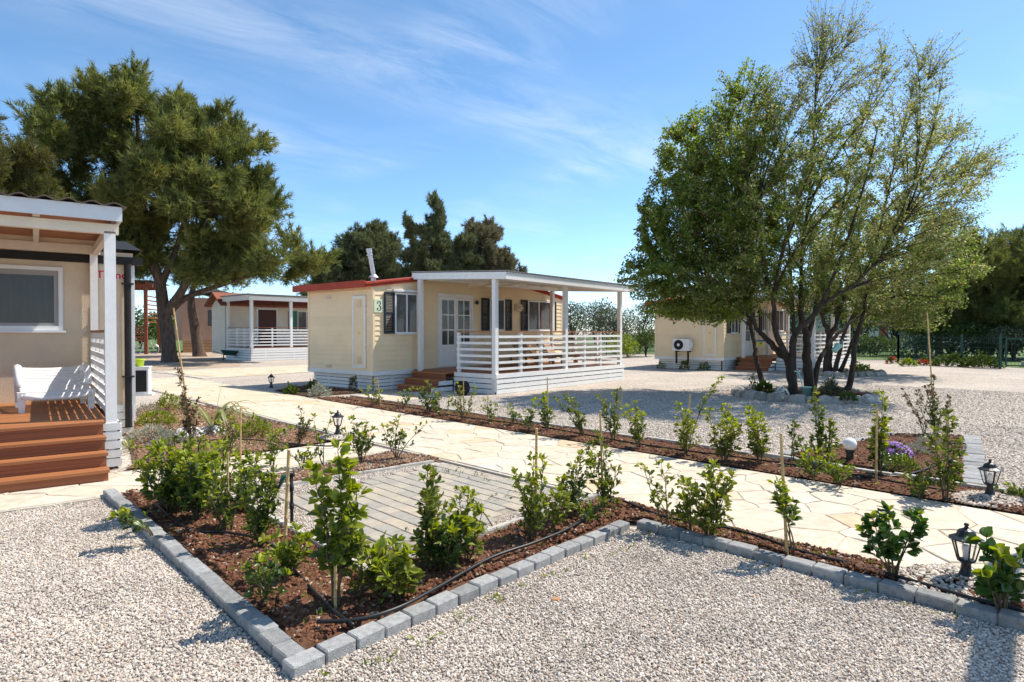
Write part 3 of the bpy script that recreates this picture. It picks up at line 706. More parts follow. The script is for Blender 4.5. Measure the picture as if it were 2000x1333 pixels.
def planks(wall, axis, c, out, a, b, z0, top, h, mat, zmax):
    """overlapping siding boards on a wall; top(x) gives the wall's height"""
    z = z0
    while z < zmax - .02:
        zt = min(z+h, zmax); lo, hi = a, b
        if axis == 'x':
            xs = [x for x in np.linspace(a, b, 60) if top(x) >= zt-.005]
            if not xs: break
            lo, hi = xs[0], xs[-1]
        mb = MB(); o1, o2 = c+out*.021, c+out*.004
        if axis == 'x': mb.add([(lo, o1, z), (hi, o1, z), (hi, o2, zt), (lo, o2, zt), (lo, c, z), (hi, c, z), (hi, c, zt), (lo, c, zt)], [(0, 1, 2, 3), (4, 5, 1, 0), (0, 3, 7, 4), (2, 1, 5, 6), (3, 2, 6, 7)])
        else: mb.add([(o1, hi, z), (o1, lo, z), (o2, lo, zt), (o2, hi, zt), (c, hi, z), (c, lo, z), (c, lo, zt), (c, hi, zt)], [(0, 1, 2, 3), (4, 5, 1, 0), (0, 3, 7, 4), (2, 1, 5, 6), (3, 2, 6, 7)])
        mb.build('plank', mat, wall); z += h
def steps(parent, x0, x1, y0, y1, z0, z1, n, face, tread='deck', rise='riser', ext=0.0):
    """flight going up from (face coordinate) y0 outermost to y1 at the deck; built along local y if face=='y' else along x"""
    for k in range(n):
        za = z0+(z1-z0)*k/n; zb = z0+(z1-z0)*(k+1)/n; q0 = y0+(y1-y0)*k/n; q1 = y1
        st = MB()
        if face == 'y': st.box(x0, q0+.025, za, x1, q0+.045, zb-.028)
        else: st.box(q0+.025, x0, za, q0+.045, x1, zb-.028)
        r = st.build('step', M[rise], parent)
        nx = y0+(y1-y0)*(k+1)/n
        if k < n-1 or True:
            m2 = (q0+nx)/2
            if face == 'y':
                slab('tread_board', M[tread], r, x0-.012, q0, zb-.028, x1+.012, m2-.003, zb); slab('tread_board', M[tread], r, x0-.012, m2+.003, zb-.0285, x1+.012, nx+.03, zb-.0005)
            else:
                slab('tread_board', M[tread], r, q0, x0-.012, zb-.028, m2-.003, x1+.012, zb); slab('tread_board', M[tread], r, m2+.003, x0-.012, zb-.0285, nx+.03, x1+.012, zb-.0005)
def lounger(name, loc, rz, mat, label, L=1.85, W=.62, tilt=.0, group=None):
    t = empty(name, loc, rz, label, 'lounger', group)
    fr = MB(); fr.box(-W/2, 0, .24, -W/2+.05, L, .31).box(W/2-.05, 0, .24, W/2, L, .31).box(-W/2+.05, 0, .245, W/2-.05, .04, .305); fr.build('frame', mat, t)
    for (x, y) in ((-W/2+.02, .12), (W/2-.02, .12), (-W/2+.02, L-.3), (W/2-.02, L-.3)):
        MB().bar((x, y, 0), (x, y+.03, .25), .05, .07).build('leg', mat, t)
    n = int(L*.62/.085)
    for k in range(n): slab('slat', mat, t, -W/2+.055, .05+k*.085, .285, W/2-.055, .115+k*.085, .305)
    bk = MB(); bl = L*.36; y0 = L*.62
    bk.bar((-W/2+.08, y0, .31), (-W/2+.08, y0+bl*.8, .31+bl*.62), .04, .03).bar((W/2-.08, y0, .31), (W/2-.08, y0+bl*.8, .31+bl*.62), .04, .03); b = bk.build('backrest', mat, t)
    for k in range(7):
        q = (k+.5)/7; MB().bar((-W/2+.06, y0+bl*.8*q, .335+bl*.62*q), (W/2-.06, y0+bl*.8*q, .335+bl*.62*q), .065, .018, up=(0, -.6, .8)).build('slat', mat, b)
    return t

def cream_cabin(loc, label, sign=False, detail=True, group=None, body_top=True, mirror_end=None):
    root = empty('mobile_cabin', (loc[0], loc[1], 0), HD, label, 'cabin', group)
    X0, X1, Y0, Y1, ZB, ZE, ZP = -1.33, 7.04, 3.0, 5.93, .39, 2.68, 3.28
    XM = (X0+X1)/2; roofz = lambda x: ZE+(ZP-ZE)*(1-abs(x-XM)/(XM-X0))
    core = MB().xz([(X0, ZB), (X1, ZB), (X1, ZE), (XM, ZP), (X0, ZE)], Y0, Y1); wall = core.build('wall', M['cream'], root)
    planks(wall, 'x', Y0, -1, X0, X1, .51, roofz, .131, M['cream'], 3.2)
    planks(wall, 'y', X0, -1, Y0, Y1, .505, None, .131, M['cream'], ZE-.02)
    for (x, y) in ((X0-.016, Y0-.016), (X0-.016, Y1-.044), (X1-.044, Y0-.016)): slab('corner_trim', M['cream'], wall, x-.008, y-.008, ZB+.02, x+.06, y+.06, ZE-.015)
    slab('base_board', M['white'], wall, X0-.024, Y0-.032, ZB-.005, X1+.02, Y0-.024, ZB+.115); slab('base_board', M['white'], wall, X0-.032, Y0-.02, ZB-.004, X0-.023, Y1+.02, ZB+.114)
    # roof: shallow gable, ridge across the cabin
    rf = MB(); ov = .28; rz = lambda x: ZE+(ZP-ZE)*(1-abs(x-XM)/(XM-X0))
    rf.xz([(X0-ov, rz(X0-ov)+.005), (XM, ZP+.005), (X1+ov, rz(X1+ov)+.005), (X1+ov, rz(X1+ov)+.12), (XM, ZP+.12), (X0-ov, rz(X0-ov)+.12)], Y0-.03, Y1+.3)
    roof = rf.build('roof', M['red_roof'], root)
    MB().bar((X0-ov-.012, Y0-.06, rz(X0-ov)+.10), (X0-ov-.012, Y1+.34, rz(X0-ov)+.10), .03, .17).build('fascia', M['red_roof'], roof)
    for s in (-1, 1):
        xa = X0-ov if s < 0 else X1+ov
        MB().bar((xa, Y0-.056, rz(xa)+.10), (XM, Y0-.056, ZP+.10), .05, .045).bar((xa, Y0-.046, rz(xa)+.03), (XM, Y0-.046, ZP+.03), .03, .05).build('verge_trim', M['red_roof'], roof)
    # skirting under the body
    skirting(root, 'x', Y0+.06, X0+.06, 1.2, .0, .375, 4); skirting(root, 'y', X0+.10, Y0+.10, Y1-.12, .0, .375, 4)
    # end wall hatch
    hm = MB(); y0, y1, z0, z1 = Y0+.27, Y0+.82, .57, 2.46; xo = X0-.022
    hm.box(xo-.025, y0, z0, xo, y0+.065, z1).box(xo-.025, y1-.065, z0, xo, y1, z1).box(xo-.025, y0+.065, z1-.07, xo, y1-.065, z1).box(xo-.025, y0+.065, z0, xo, y1-.065, z0+.07)
    h = hm.build('hatch', M['white'], root)
    slab('hatch_panel', M['cream'], h, xo-.012, y0+.065, z0+.07, xo+.004, y1-.065, z1-.07)
    for (za, zb) in ((2.16, 2.34), (.70, .88)):
        slab('vent', M['plaster'], h, xo-.02, y0+.18, za, xo-.0125, y0+.36, zb)
        for k in range(5): slab('vent_slat', M['cream'], h, xo-.026, y0+.19, za+.02+k*.032, xo-.0205, y0+.35, za+.034+k*.032)
    MB().add([(xo-.014, y0+.32, 1.52), (xo-.014, y0+.22, 1.52), (xo-.014, y0+.27, 1.43)], [(0, 1, 2)]).build('warning_label', M['yellow'], h)
    for (za, zb) in ((2.43, 2.50), (.545, .615)):
        slab('vent', M['plaster'], root, X0-.034, Y0+1.82, za, X0-.014, Y0+2.04, zb)
    # front: windows, door
    window_x(root, -.66, .14, 1.47, 2.56, Y0-.02, (-.25,), shutters=((-1.01, -.68), (.16, .30)))
    slab('awning_box', M['white_metal'], root, -.72, Y0-.10, 2.585, .14, Y0-.022, 2.645)
    window_x(root, 3.10, 3.82, 1.56, 2.56, Y0-.02, (3.42,), shutters=((2.74, 3.08), (3.84, 4.17)))
    window_x(root, 5.02, 6.30, 1.56, 2.58, Y0-.02, (5.62,), shutters=((4.66, 5.0), (6.34, 6.62)), red='curtain_red')
    dm = MB(); dy = Y0-.02
    dm.box(.90, dy-.05, .52, .97, dy, 2.62).box(2.27, dy-.05, .52, 2.34, dy, 2.62).box(.97, dy-.05, 2.52, 2.27, dy, 2.62)
    door = dm.build('door', M['white'], root)
    for (a, b) in ((.975, 1.615), (1.625, 2.265)):
        lm = MB(); z0, zm, z1 = .53, 1.15, 2.515; st = .075
        lm.box(a, dy-.04, z0, a+st, dy-.005, z1).box(b-st, dy-.04, z0, b, dy-.005, z1).box(a+st, dy-.04, z1-.08, b-st, dy-.005, z1).box(a+st, dy-.04, z0, b-st, dy-.005, z0+.12).box(a+st, dy-.04, zm-.06, b-st, dy-.005, zm)
        mc = (a+b)/2; lm.box(mc-.016, dy-.038, zm, mc+.016, dy-.007, z1-.08)
        for k in (1, 2):
            zc = zm+(z1-.08-zm)*k/3; lm.box(a+st, dy-.037, zc-.016, mc-.016, dy-.008, zc+.016).box(mc+.016, dy-.037, zc-.016, b-st, dy-.008, zc+.016)
        lm.box(a+st, dy-.022, z0+.12, b-st, dy-.010, zm-.06).box(a+st+.06, dy-.032, z0+.18, b-st-.06, dy-.0225, zm-.12)
        lm.build('door_leaf', M['white'], door)
        for k in range(3):
            za = zm+(z1-.08-zm)*k/3+.016*(k > 0); zb = zm+(z1-.08-zm)*(k+1)/3-.016*(k < 2)
            for (p, q) in ((a+st, mc-.016), (mc+.016, b-st)): slab('pane', M['glass'], door, p, dy-.026, za, q, dy-.020, zb)
        slab('blind', M['mesh_glass'], door, a+st, dy-.010, zm, b-st, dy-.006, z1-.08)
    MB().tube([(1.66, dy-.04, 1.42), (1.66, dy-.085, 1.42), (1.76, dy-.085, 1.42)], .011, 6).build('door_handle', M['steel'], door)
    wl2 = MB().lathe([(.0, 0), (.05, .01), (.05, .05), (.035, .12), (.0, .13)], (2.47, dy-.09, 2.34), 10); wl2.bar((2.47, dy, 2.40), (2.47, dy-.09, 2.40), .02, .02).build('wall_lamp', M['lantern'], root)
    bx_ = MB().box(4.36, dy-.10, 2.20, 4.62, dy-.002, 2.42); bx_.lathe([(.10, 0), (.11, .02), (.09, .06), (.0, .07)], (4.50, dy-.13, 2.27), 12).build('meter_box', M['plaster'], root)
    if sign:
        sg = slab('number_sign', M['sign'], root, -1.32, Y0-.038, 2.02, -1.03, Y0-.024, 2.36)
        # heavy serif "3": a swelling stroke with ball ends
        path = [(-.055, .075), (-.045, .10), (-.02, .118), (.012, .118), (.04, .10), (.048, .068), (.038, .036), (.010, .012), (-.012, .006), (.016, .0), (.045, -.020), (.058, -.058), (.048, -.095), (.018, -.118), (-.022, -.118), (-.05, -.098), (-.058, -.07)]
        wid = [.018, .012, .009, .012, .022, .03, .024, .012, .008, .012, .024, .034, .026, .013, .009, .013, .018]
        mb = MB(); vs = []
        for i, (px, pz) in enumerate(path):
            a, b = path[max(0, i-1)], path[min(len(path)-1, i+1)]; dx, dz = b[0]-a[0], b[1]-a[1]; L = math.hypot(dx, dz) or 1; w = wid[i]/2
            for s in (-1, 1): vs.append((-1.170+px-dz/L*w*s, 0, 2.19+pz+dx/L*w*s))
        yb, yf = Y0-.0385, Y0-.043
        n = len(path)
        V = [(v[0], yf, v[2]) for v in vs]+[(v[0], yb, v[2]) for v in vs]; F = []
        for i in range(n-1): F += [(2*i, 2*i+1, 2*i+3, 2*i+2), (2*i, 2*i+2, 2*n+2*i+2, 2*n+2*i), (2*i+1, 2*n+2*i+1, 2*n+2*i+3, 2*i+3)]
        mb.add(V, F)
        for (bx0, bz0) in ((-.047, .074), (-.048, -.072)):
            ring_ = [(-1.170+bx0+.019*math.cos(t), yf-.0008, 2.19+bz0+.019*math.sin(t)) for t in np.linspace(0, 2*math.pi, 15)[:-1]]; mb.add(ring_, [tuple(range(14))])
        mb.build('numeral', M['ink'], root)
        # flue pipe on the roof, leaning
        fl = MB().tube([(-.30, 4.3, 2.95), (-.30, 4.3, 3.06)], [.07, .07], 12); fl.lathe([(.15, 3.05), (.13, 3.07), (.075, 3.13)], (-.30, 4.3, 0), 14)
        fl.tube([(-.30, 4.3, 3.1), (-.41, 4.33, 3.74)], .062, 14).tube([(-.405, 4.33, 3.66), (-.412, 4.335, 3.70)], .085, 14).tube([(-.41, 4.335, 3.74), (-.425, 4.34, 3.83)], .078, 14).tube([(-.426, 4.34, 3.835), (-.43, 4.34, 3.86)], .082, 14)
        fl.build('flue_pipe', M['steel'], roof, False)
    # porch deck
    PX, PY = 6.14, 2.96
    dk = MB().box(.02, .03, .36, PX-.02, PY, .465).build('deck', M['riser'], root)
    nb = 22
    for k in range(nb):
        y = .0+k*(PY/nb); slab('deck_board', M['deck'], dk, 0, y+.003, .468, PX, y+PY/nb-.003, .495)
    slab('edge_board', M['white'], dk, -.012, -.05, .385, PX+.02, -.004, .492); slab('edge_board', M['white'], dk, -.03, -.051, .384, -.013, 1.38, .491); slab('edge_board', M['white'], dk, PX+.021, -.05, .384, PX+.04, PY, .491)
    skirting(root, 'x', -.02, 0, PX, .0, .37, 3, studs=4); skirting(root, 'y', -.0, .02, 1.40, .0, .37, 3, studs=1); skirting(root, 'y', PX, .02, PY, .0, .37, 3, out=1)
    # posts and porch roof
    zf, zb_ = 2.77, 2.95
    pr = MB(); pr.box(-.03, -.36, 2.79, .01, 2.95, 2.80)
    for (x, y, zt) in ((-.02, -.01, zf+.02), (2.95, -.01, zf+.02), (5.96, -.01, zf+.02), (-.06, 2.62, 2.92), (2.95, 2.62, 2.92), (5.96, 2.62, 2.92)):
        slab('post', M['white'], root, x, y, .05 if x < 0 else .40, x+.115, y+.115, zt)
    sl = lambda y: 2.95+(y+.36)*.052
    rt = MB(); rt.add([(-.04, -.36, 2.775), (0, -.36, 2.775), (0, 2.98, 2.775+.17), (-.04, 2.98, 2.775+.17), (-.04, -.36, 2.945), (0, -.36, 2.945), (0, 2.98, 3.118), (-.04, 2.98, 3.118)], [(3, 2, 1, 0), (4, 5, 6, 7), (0, 1, 5, 4), (1, 2, 6, 5), (2, 3, 7, 6), (3, 0, 4, 7)])
    rt.box(0.0, -.36, 2.775, 6.32, -.32, 2.945)
    rt.add([(6.28, -.32, 2.777), (6.32, -.32, 2.777), (6.32, 2.98, 2.947), (6.28, 2.98, 2.947), (6.28, -.32, 2.944), (6.32, -.32, 2.944), (6.32, 2.98, 3.117), (6.28, 2.98, 3.117)], [(3, 2, 1, 0), (4, 5, 6, 7), (0, 1, 5, 4), (1, 2, 6, 5), (2, 3, 7, 6), (3, 0, 4, 7)])
    proof = rt.build('porch_roof', M['white'], root)
    corrugated('roof_sheet', proof, -.05, 6.34, -.39, 2.968, 3.0, 3.145, M['grey_roof'])
    pnl = MB().add([(0, -.32, 2.935), (6.28, -.32, 2.935), (6.28, 2.98, 3.108), (0, 2.98, 3.108)], [(3, 2, 1, 0)]); pnl.build('ceiling_panel', M['plaster'], proof)
    slab('beam', M['white'], proof, .005, -.01, 2.79, 6.275, .09, 2.93); slab('beam', M['white'], proof, .005, 2.63, 2.92, 6.275, 2.72, 3.06)
    for k in range(9):
        x = .35+k*.70; MB().bar((x, -.31, 2.90), (x, 2.96, 3.07), .05, .06).build('rafter', M['white'], proof)
    # fan under the porch roof
    fan = MB().tube([(1.25, 1.3, 3.02), (1.25, 1.3, 2.80)], .02, 8); fan.lathe([(.0, 2.72), (.08, 2.73), (.10, 2.78), (.05, 2.82)], (1.25, 1.3, 0), 12); fp = fan.build('ceiling_fan', M['plaster'], root)
    for k in range(4):
        a = k*math.pi/2+.5; d_ = Vector((math.cos(a), math.sin(a), 0)); t_ = Vector((-d_.y, d_.x, .25)).normalized()*.07; c_ = Vector((1.25, 1.3, 2.765))
        MB().add([c_+d_*.1-t_*.5, c_+d_*.1+t_*.5, c_+d_*.6+t_, c_+d_*.6-t_, c_+d_*.1-t_*.5+Vector((0, 0, .01)), c_+d_*.1+t_*.5+Vector((0, 0, .01)), c_+d_*.6+t_+Vector((0, 0, .01)), c_+d_*.6-t_+Vector((0, 0, .01))], [(3, 2, 1, 0), (4, 5, 6, 7), (0, 1, 5, 4), (1, 2, 6, 5), (2, 3, 7, 6), (3, 0, 4, 7)]).build('blade', M['plaster'], fp)
    railing(root, 'x', .045, .10, 2.95, .495, 1.535, (1.02, 1.87)); railing(root, 'x', .045, 3.07, 5.96, .495, 1.533, (3.97, 4.84))
    railing(root, 'y', .035, .12, 1.30, .495, 1.535, (1.26,)); railing(root, 'y', 6.03, .12, 2.6, .495, 1.532, (.9, 1.75), off=.1)
    # steps at the left end of the porch
    steps(root, 1.47, 2.72, -.80, -.02, .0, .47, 3, 'x')
    for k in range(2): skirting(root, 'x', 1.45, -.80+.26*k+.03, -.03, .157*k+.005, .157*(k+1)-.03, 1, studs=1, name='stringer')
    return root
c3 = (-.397, 15.106)
cream_cabin(c3, 'cream cabin with a 3 on its wall, red roof edge and white slatted porch', sign=True)
c4 = (c3[0]+11.0, c3[1]+8.2)
# the same kind of cabin behind the tree; placed by its near wall corner
hd, he = Vector((.638, .770)), Vector((-.770, .638))
wc = Vector((8.33, 24.71)); o4 = wc - hd*(-1.33+.06) - he*(3.0+.06)
cab4 = cream_cabin(o4, 'cream cabin behind the multi-stemmed tree with an air conditioner on its end wall')
# outdoor air-conditioning unit on the end wall of that cabin
def ac_unit(name, loc, rz, label, W=.82, H=.56, D=.30):
    t = empty(name, loc, rz, label, 'air conditioner')
    b = MB().box(-W/2, -D, 0, W/2, 0, H).box(W/2, -D+.05, .12, W/2+.06, -.06, H-.1).build('casing', M['white_metal'], t)
    cx, cz = -W*.14, H*.5; gr = MB(); rr = H*.42
    vs = [(cx, -D-.012, cz)]+[(cx+rr*math.cos(a), -D-.012, cz+rr*math.sin(a)) for a in np.linspace(0, 2*math.pi, 29)[:-1]]+[(cx+rr*math.cos(a), -D-.001, cz+rr*math.sin(a)) for a in np.linspace(0, 2*math.pi, 29)[:-1]]
    gr.add(vs, [(0, i, i % 28+1) for i in range(1, 29)]+[(i, i+28, i % 28+29, i % 28+1) for i in range(1, 29)]); f = gr.build('fan_grille', M['anthracite'], t)
    for q in (.25, .45, .65, .85): MB().tube([(cx+rr*q*math.cos(a), -D-.016, cz+rr*q*math.sin(a)) for a in np.linspace(0, 2*math.pi, 25)], .004, 4, False).build('ring', M['shutter'], f)
    hub = [(cx+.06*math.cos(a), -D-.022, cz+.06*math.sin(a)) for a in np.linspace(0, 2*math.pi, 17)[:-1]]; MB().add(hub, [tuple(range(16))]).build('hub', M['white_metal'], f)
    return t
e4 = Vector(o4) + hd*(-1.33-.06) + he*(3.0+1.62)
a4 = ac_unit('air_conditioner', (e4.x, e4.y, .76), HD-math.pi/2, 'white air conditioner with a round dark fan on the cream cabin end wall', W=.72, H=.48)
for xx in (-.22, .28):
    MB().box(xx-.03, -.30, -.05, xx+.03, 0, -.005).box(xx-.03, -.26, -.52, xx+.03, -.20, -.05).build('bracket', M['anthracite'], a4)
for k, (x_, y_, m_) in enumerate(((3.5, .95, 'the left of two'), (4.75, .95, 'the right of two'))):
    q = Vector(c3)+hd*x_+he*1.0
    lounger('sun_lounger', (q.x, q.y, .496), HD-.3, M['wood_lounger'], 'brown slatted sun lounger, '+m_+' on the numbered cabin porch', group='loungers on the porch')

# ---------------- plaster cabin at the left edge
LD = math.atan2(.60634, .79520)
L0 = (-4.309, 6.861)
LR = empty('plaster_cabin', (L0[0], L0[1], 0), LD, 'beige plaster cabin at the left edge with orange wooden steps and white porch', 'cabin')
WX1, WY = .41, 2.62
wall = MB().box(-6.5, WY, .20, WX1, 6.2, 2.66).build('wall', M['plaster'], LR)
slab('corner_trim', M['white'], wall, WX1-.03, WY-.012, .20, WX1+.02, WY+.06, 2.6)
rf = MB().box(-6.8, WY-.055, 2.485, WX1+.12, WY-.003, 2.598); rf.add([(-6.8, WY-.1, 2.70), (WX1+.1, WY-.1, 2.70), (WX1+.1, 4.4, 3.05), (-6.8, 4.4, 3.05), (-6.8, 6.5, 2.70), (WX1+.1, 6.5, 2.70)], [(0, 1, 2, 3), (3, 2, 5, 4), (1, 5, 2)])
roofL = rf.build('roof', M['anthracite'], LR)
pipe = MB().tube([(.335, WY-.06, 2.50), (.335, WY-.06, .12)], .045, 10).build('downpipe', M['anthracite'], LR)
for z in (2.2, .85): MB().box(.26, WY-.115, z, .41, WY-.002, z+.02).build('bracket', M['anthracite'], pipe)
# window: white frame, wide opening
fr = MB(); x0, x1, z0, z1 = -3.2, -.43, 1.53, 2.40; y = WY
fr.box(x0, y-.05, z0, x0+.05, y, z1).box(x1-.05, y-.05, z0, x1, y, z1).box(x0+.05, y-.05, z1-.05, x1-.05, y, z1).box(x0+.05, y-.05, z0, x1-.05, y, z0+.06)
w = fr.build('window', M['white_metal'], LR)
s2 = MB(); s2.box(x0+.05, y-.035, z0+.06, x0+.09, y-.005, z1-.05).box(x1-.10, y-.035, z0+.06, x1-.05, y-.005, z1-.05).box(x0+.09, y-.035, z1-.12, x1-.10, y-.005, z1-.05).box(x0+.09, y-.035, z0+.06, x1-.10, y-.005, z0+.10)
s2.build('sash', surf('grey_sash', (.30, .29, .28), .5, .05, 4), w)
slab('glazing', M['glass'], w, x0+.09, y-.024, z0+.10, x1-.10, y-.018, z1-.12)  # clear glass pane, the curtain hangs behind it
cvs = [];  ncv = 120
for k in range(ncv+1):
    xx = x0+.09+(x1-x0-.19)*k/ncv; yy = y-.009+.004*math.sin(k*.9)+.003*math.sin(k*.37); cvs += [(xx, yy, z0+.10), (xx, yy, z1-.12)]
MB().add(cvs, [(2*k, 2*k+2, 2*k+3, 2*k+1) for k in range(ncv)]).build('curtain', surf('grey_curtain', (.12, .11, .098), .9, .35, 6, stretch=(5, 5, .2)), w, True)
slab('sill', M['white_metal'], w, x0-.02, y-.09, z0-.03, x1+.03, y, z0-.002)
# lettering
def text(name, body, size, mat, parent, loc, rot, off=0.0, ext=.002):
    cu = bpy.data.curves.new(name, 'FONT'); cu.body = body; cu.size = size; cu.offset = off; cu.extrude = ext; cu.materials.append(mat)
    o = link(name, cu, parent); o.location = loc; o.rotation_euler = rot; return o
text('lettering_outline', 'Trend', .155, M['white_metal'], LR, (-.045, WY-.003, 2.28), (R(90), 0, 0), .011)
text('lettering', 'Trend', .155, M['red_print'], LR, (-.045, WY-.007, 2.28), (R(90), 0, 0), .004)
# deck, steps
DZ = .558
dkL = MB().box(-5.5, .02, .42, -.14, WY-.01, .525).build('deck', M['riser'], LR)
for k in range(18):
    y = .0+k*(WY/18); slab('deck_board', M['deck'], dkL, -5.5, y+.003, .527, -.13, y+WY/18-.004, DZ)
steps(LR, -4.6, -.17, -.735, .0, .0, .556, 4, 'y')
skirting(LR, 'y', -.005, .03, WY, .03, .50, 5, out=1, studs=3)
skirting(LR, 'x', .0, -.165, .0, .03, .52, 5, studs=1)
skirting(LR, 'x', WY-.02, .02, .40, .0, .46, 4, studs=1)
slab('post', M['white'], LR, -.135, .0, .30, -.03, .10, 2.60); slab('post', M['white'], LR, -.12, WY-.13, .50, -.03, WY-.04, 2.66)
slab('post', M['white'], LR, -3.6, .0, .30, -3.5, .10, 2.60)
pl_ = MB().box(-5.6, -.14, 2.70, .02, -.10, 2.85).box(-.02, -.10, 2.702, .02, WY-.10, 2.848); prf = pl_.build('porch_roof', surf('pale_grey_fascia', (.62, .64, .66), .5, .05, 4), LR)
corrugated('roof_sheet', prf, -5.7, .06, -.18, 2.875, WY-.02, 3.0, surf('brown_corrugated_roof', (.10, .07, .055), .7, .2, 5), pitch=.20, amp=.018)
slab('ceiling_panel', M['deck'], prf, -5.6, -.09, 2.79, -.03, WY-.12, 2.81)
cream_wood = surf('cream_painted_beam', (.70, .62, .50), .55, .05, 6)
slab('beam', cream_wood, prf, -5.6, .0, 2.575, .0, .10, 2.68); slab('beam', cream_wood, prf, -5.6, WY-.16, 2.60, .0, WY-.06, 2.72); slab('beam', cream_wood, prf, -.10, .10, 2.59, -.03, WY-.16, 2.69)
slab('back_board', M['plaster'], prf, -5.6, WY-.135, 2.7205, -.03, WY-.122, 2.789)
for k in range(9): slab('rafter', cream_wood, prf, -.75-k*.62, -.08, 2.69, -.69-k*.62, WY-.14, 2.785)
# side railing with close slats and brown cap
rc = MB().box(-.125, .10, 1.50, -.02, WY-.13, 1.53).build('railing', M['deck'], LR)
for p in (.62, 1.25, 1.9): slab('baluster', M['white'], rc, -.10, p-.04, DZ, -.04, p+.04, 1.498)
for k in range(8):
    z = DZ+.06+k*.115; slab('slat', M['white'], rc, -.125, .10, z, -.102, WY-.13, z+.062)
# white plastic lounger on that deck, seen from its foot
def plastic_lounger(loc, rz, label):
    t = empty('sun_lounger', loc, rz, label, 'lounger'); W = .66
    n = 11; prof = [(0, .20), (.10, .245), (.25, .27), (.45, .285), (.62, .33), (.80, .42), (.95, .50)]
    def zc(y):
        for (a, b), (c, d) in zip(prof, prof[1:]):
            if y <= c: return b+(d-b)*(y-a)/(c-a)
        return prof[-1][1]
    fr = MB(); pts = [(y, z) for y, z in prof]
    for s in (-1, 1): fr.tube([(s*W/2, y, z-.02) for y, z in pts], .028, 8)
    fr.tube([(-W/2, .0, .185), (-.15, -.02, .165), (.15, -.02, .165), (W/2, 0, .185)], .03, 8); fr.build('frame', M['plastic'], t, True)
    for k in range(15):
        y = .03+k*.062; dz = zc(y+.045)-zc(y); sag = .018; vs = []
        for j in range(9):
            x = -W/2+W*j/8; q = -sag*(1-(2*j/8-1)**2); vs += [(x, y, zc(y)+q), (x, y+.045, zc(y)+dz+q), (x, y, zc(y)+q-.014), (x, y+.045, zc(y)+dz+q-.014)]
        fs = []
        for j in range(8):
            a = 4*j; fs += [(a, a+4, a+5, a+1), (a+2, a+3, a+7, a+6), (a, a+2, a+6, a+4), (a+1, a+5, a+7, a+3)]
        MB().add(vs, fs).build('slat', M['plastic'], t)
    for (x, y, zt, w_) in ((-W/2-.01, .06, .24, .07), (W/2+.01, .06, .24, .07), (-W/2-.01, .80, .40, .07), (W/2+.01, .80, .40, .07)):
        lg = MB(); lg.add([(x-w_*.4, y-.03, 0), (x+w_*.4, y-.03, 0), (x+w_*.4, y+.03, 0), (x-w_*.4, y+.03, 0), (x-w_*.6, y-.05, zt), (x+w_*.6, y-.05, zt), (x+w_*.6, y+.05, zt), (x-w_*.6, y+.05, zt)], [(3, 2, 1, 0), (4, 5, 6, 7), (0, 1, 5, 4), (1, 2, 6, 5), (2, 3, 7, 6), (3, 0, 4, 7)])
        lg.build('leg', M['plastic'], t)
    for s in (-1, 1):
        x = s*(W/2+.02); ar = MB(); ar.tube([(x, .30, .30), (x, .42, .40), (x, .52, .47), (x, .66, .50), (x, .80, .47), (x, .90, .40)], [.03, .04, .045, .048, .045, .035], 8).build('arm', M['plastic'], t, True)
    return t
q = Vector(L0) + Vector((.79520, .60634))*(-.53) + Vector((-.60634, .79520))*1.20
plastic_lounger((q.x, q.y, DZ), LD+.06, 'white plastic sun lounger on the orange wooden deck')
# air unit in a box beside the cabin with a lime pot on it
bxp = G(276, 773)
t = empty('air_unit_box', (bxp.x-.1, bxp.y+.1, 0), .35, 'white boxed air unit with a black mesh front beside the plaster cabin', 'air unit')
MB().box(-.22, -.17, .04, .22, .17, .66).box(-.26, -.21, .0, .30, .2, .04).build('casing', M['white_metal'], t)
slab('mesh_front', M['anthracite'], t, -.15, -.178, .09, .18, -.171, .60)
for k in range(12): slab('grille_bar', M['lantern'], t, -.15, -.185, .11+k*.041, .18, -.179, .125+k*.041)
slab('side_mesh', M['anthracite'], t, -.228, -.13, .09, -.221, .13, .60); slab('lid', M['white_metal'], t, -.24, -.20, .661, .24, .19, .69)
pt = empty('flower_pot', (bxp.x-.06, bxp.y+.05, .691), 0, 'lime green plastic pot on top of the boxed air unit', 'pot')
MB().lathe([(.075, 0), (.10, .15), (.115, .15), (.118, .18), (.108, .18), (.098, .155), (.09, .06)], (0, 0, 0), 18).build('pot', M['lime'], pt, True)

# ---------------- white cabin with the porch at the back left
B0 = G(490, 706)
BR = empty('white_cabin', (B0.x, B0.y, 0), HD-.06, 'white panelled cabin with slatted porch behind the big pine, brown door', 'cabin')
def yz(mb, poly, x0, x1):
    n = len(poly); return mb.add([(x0, p[0], p[1]) for p in poly]+[(x1, p[0], p[1]) for p in poly], [tuple(reversed(range(n))), tuple(range(n, 2*n))]+[(i, (i+1) % n, (i+1) % n+n, i+n) for i in range(n)])
offw = surf('off_white_siding', (.74, .66, .53), .6, .06, 2)
wB = yz(MB(), [(3.2, .3), (5.0, .3), (5.0, 3.05), (4.1, 3.6), (3.2, 3.05)], 0.0, 6.4).build('wall', offw, BR)
for k in range(14): slab('plank', offw, wB, 0.0, 3.185, .34+k*.19, 6.4, 3.199, .52+k*.19)
for k in range(14): slab('plank', offw, wB, -.016, 3.19, .34+k*.19, -.002, 5.0, .52+k*.19)
rB = yz(MB(), [(2.95, 2.98), (4.1, 3.66), (5.25, 2.98), (5.25, 3.08), (4.1, 3.78), (2.95, 3.08)], -.35, 6.8).build('roof', M['tile_roof'], BR)
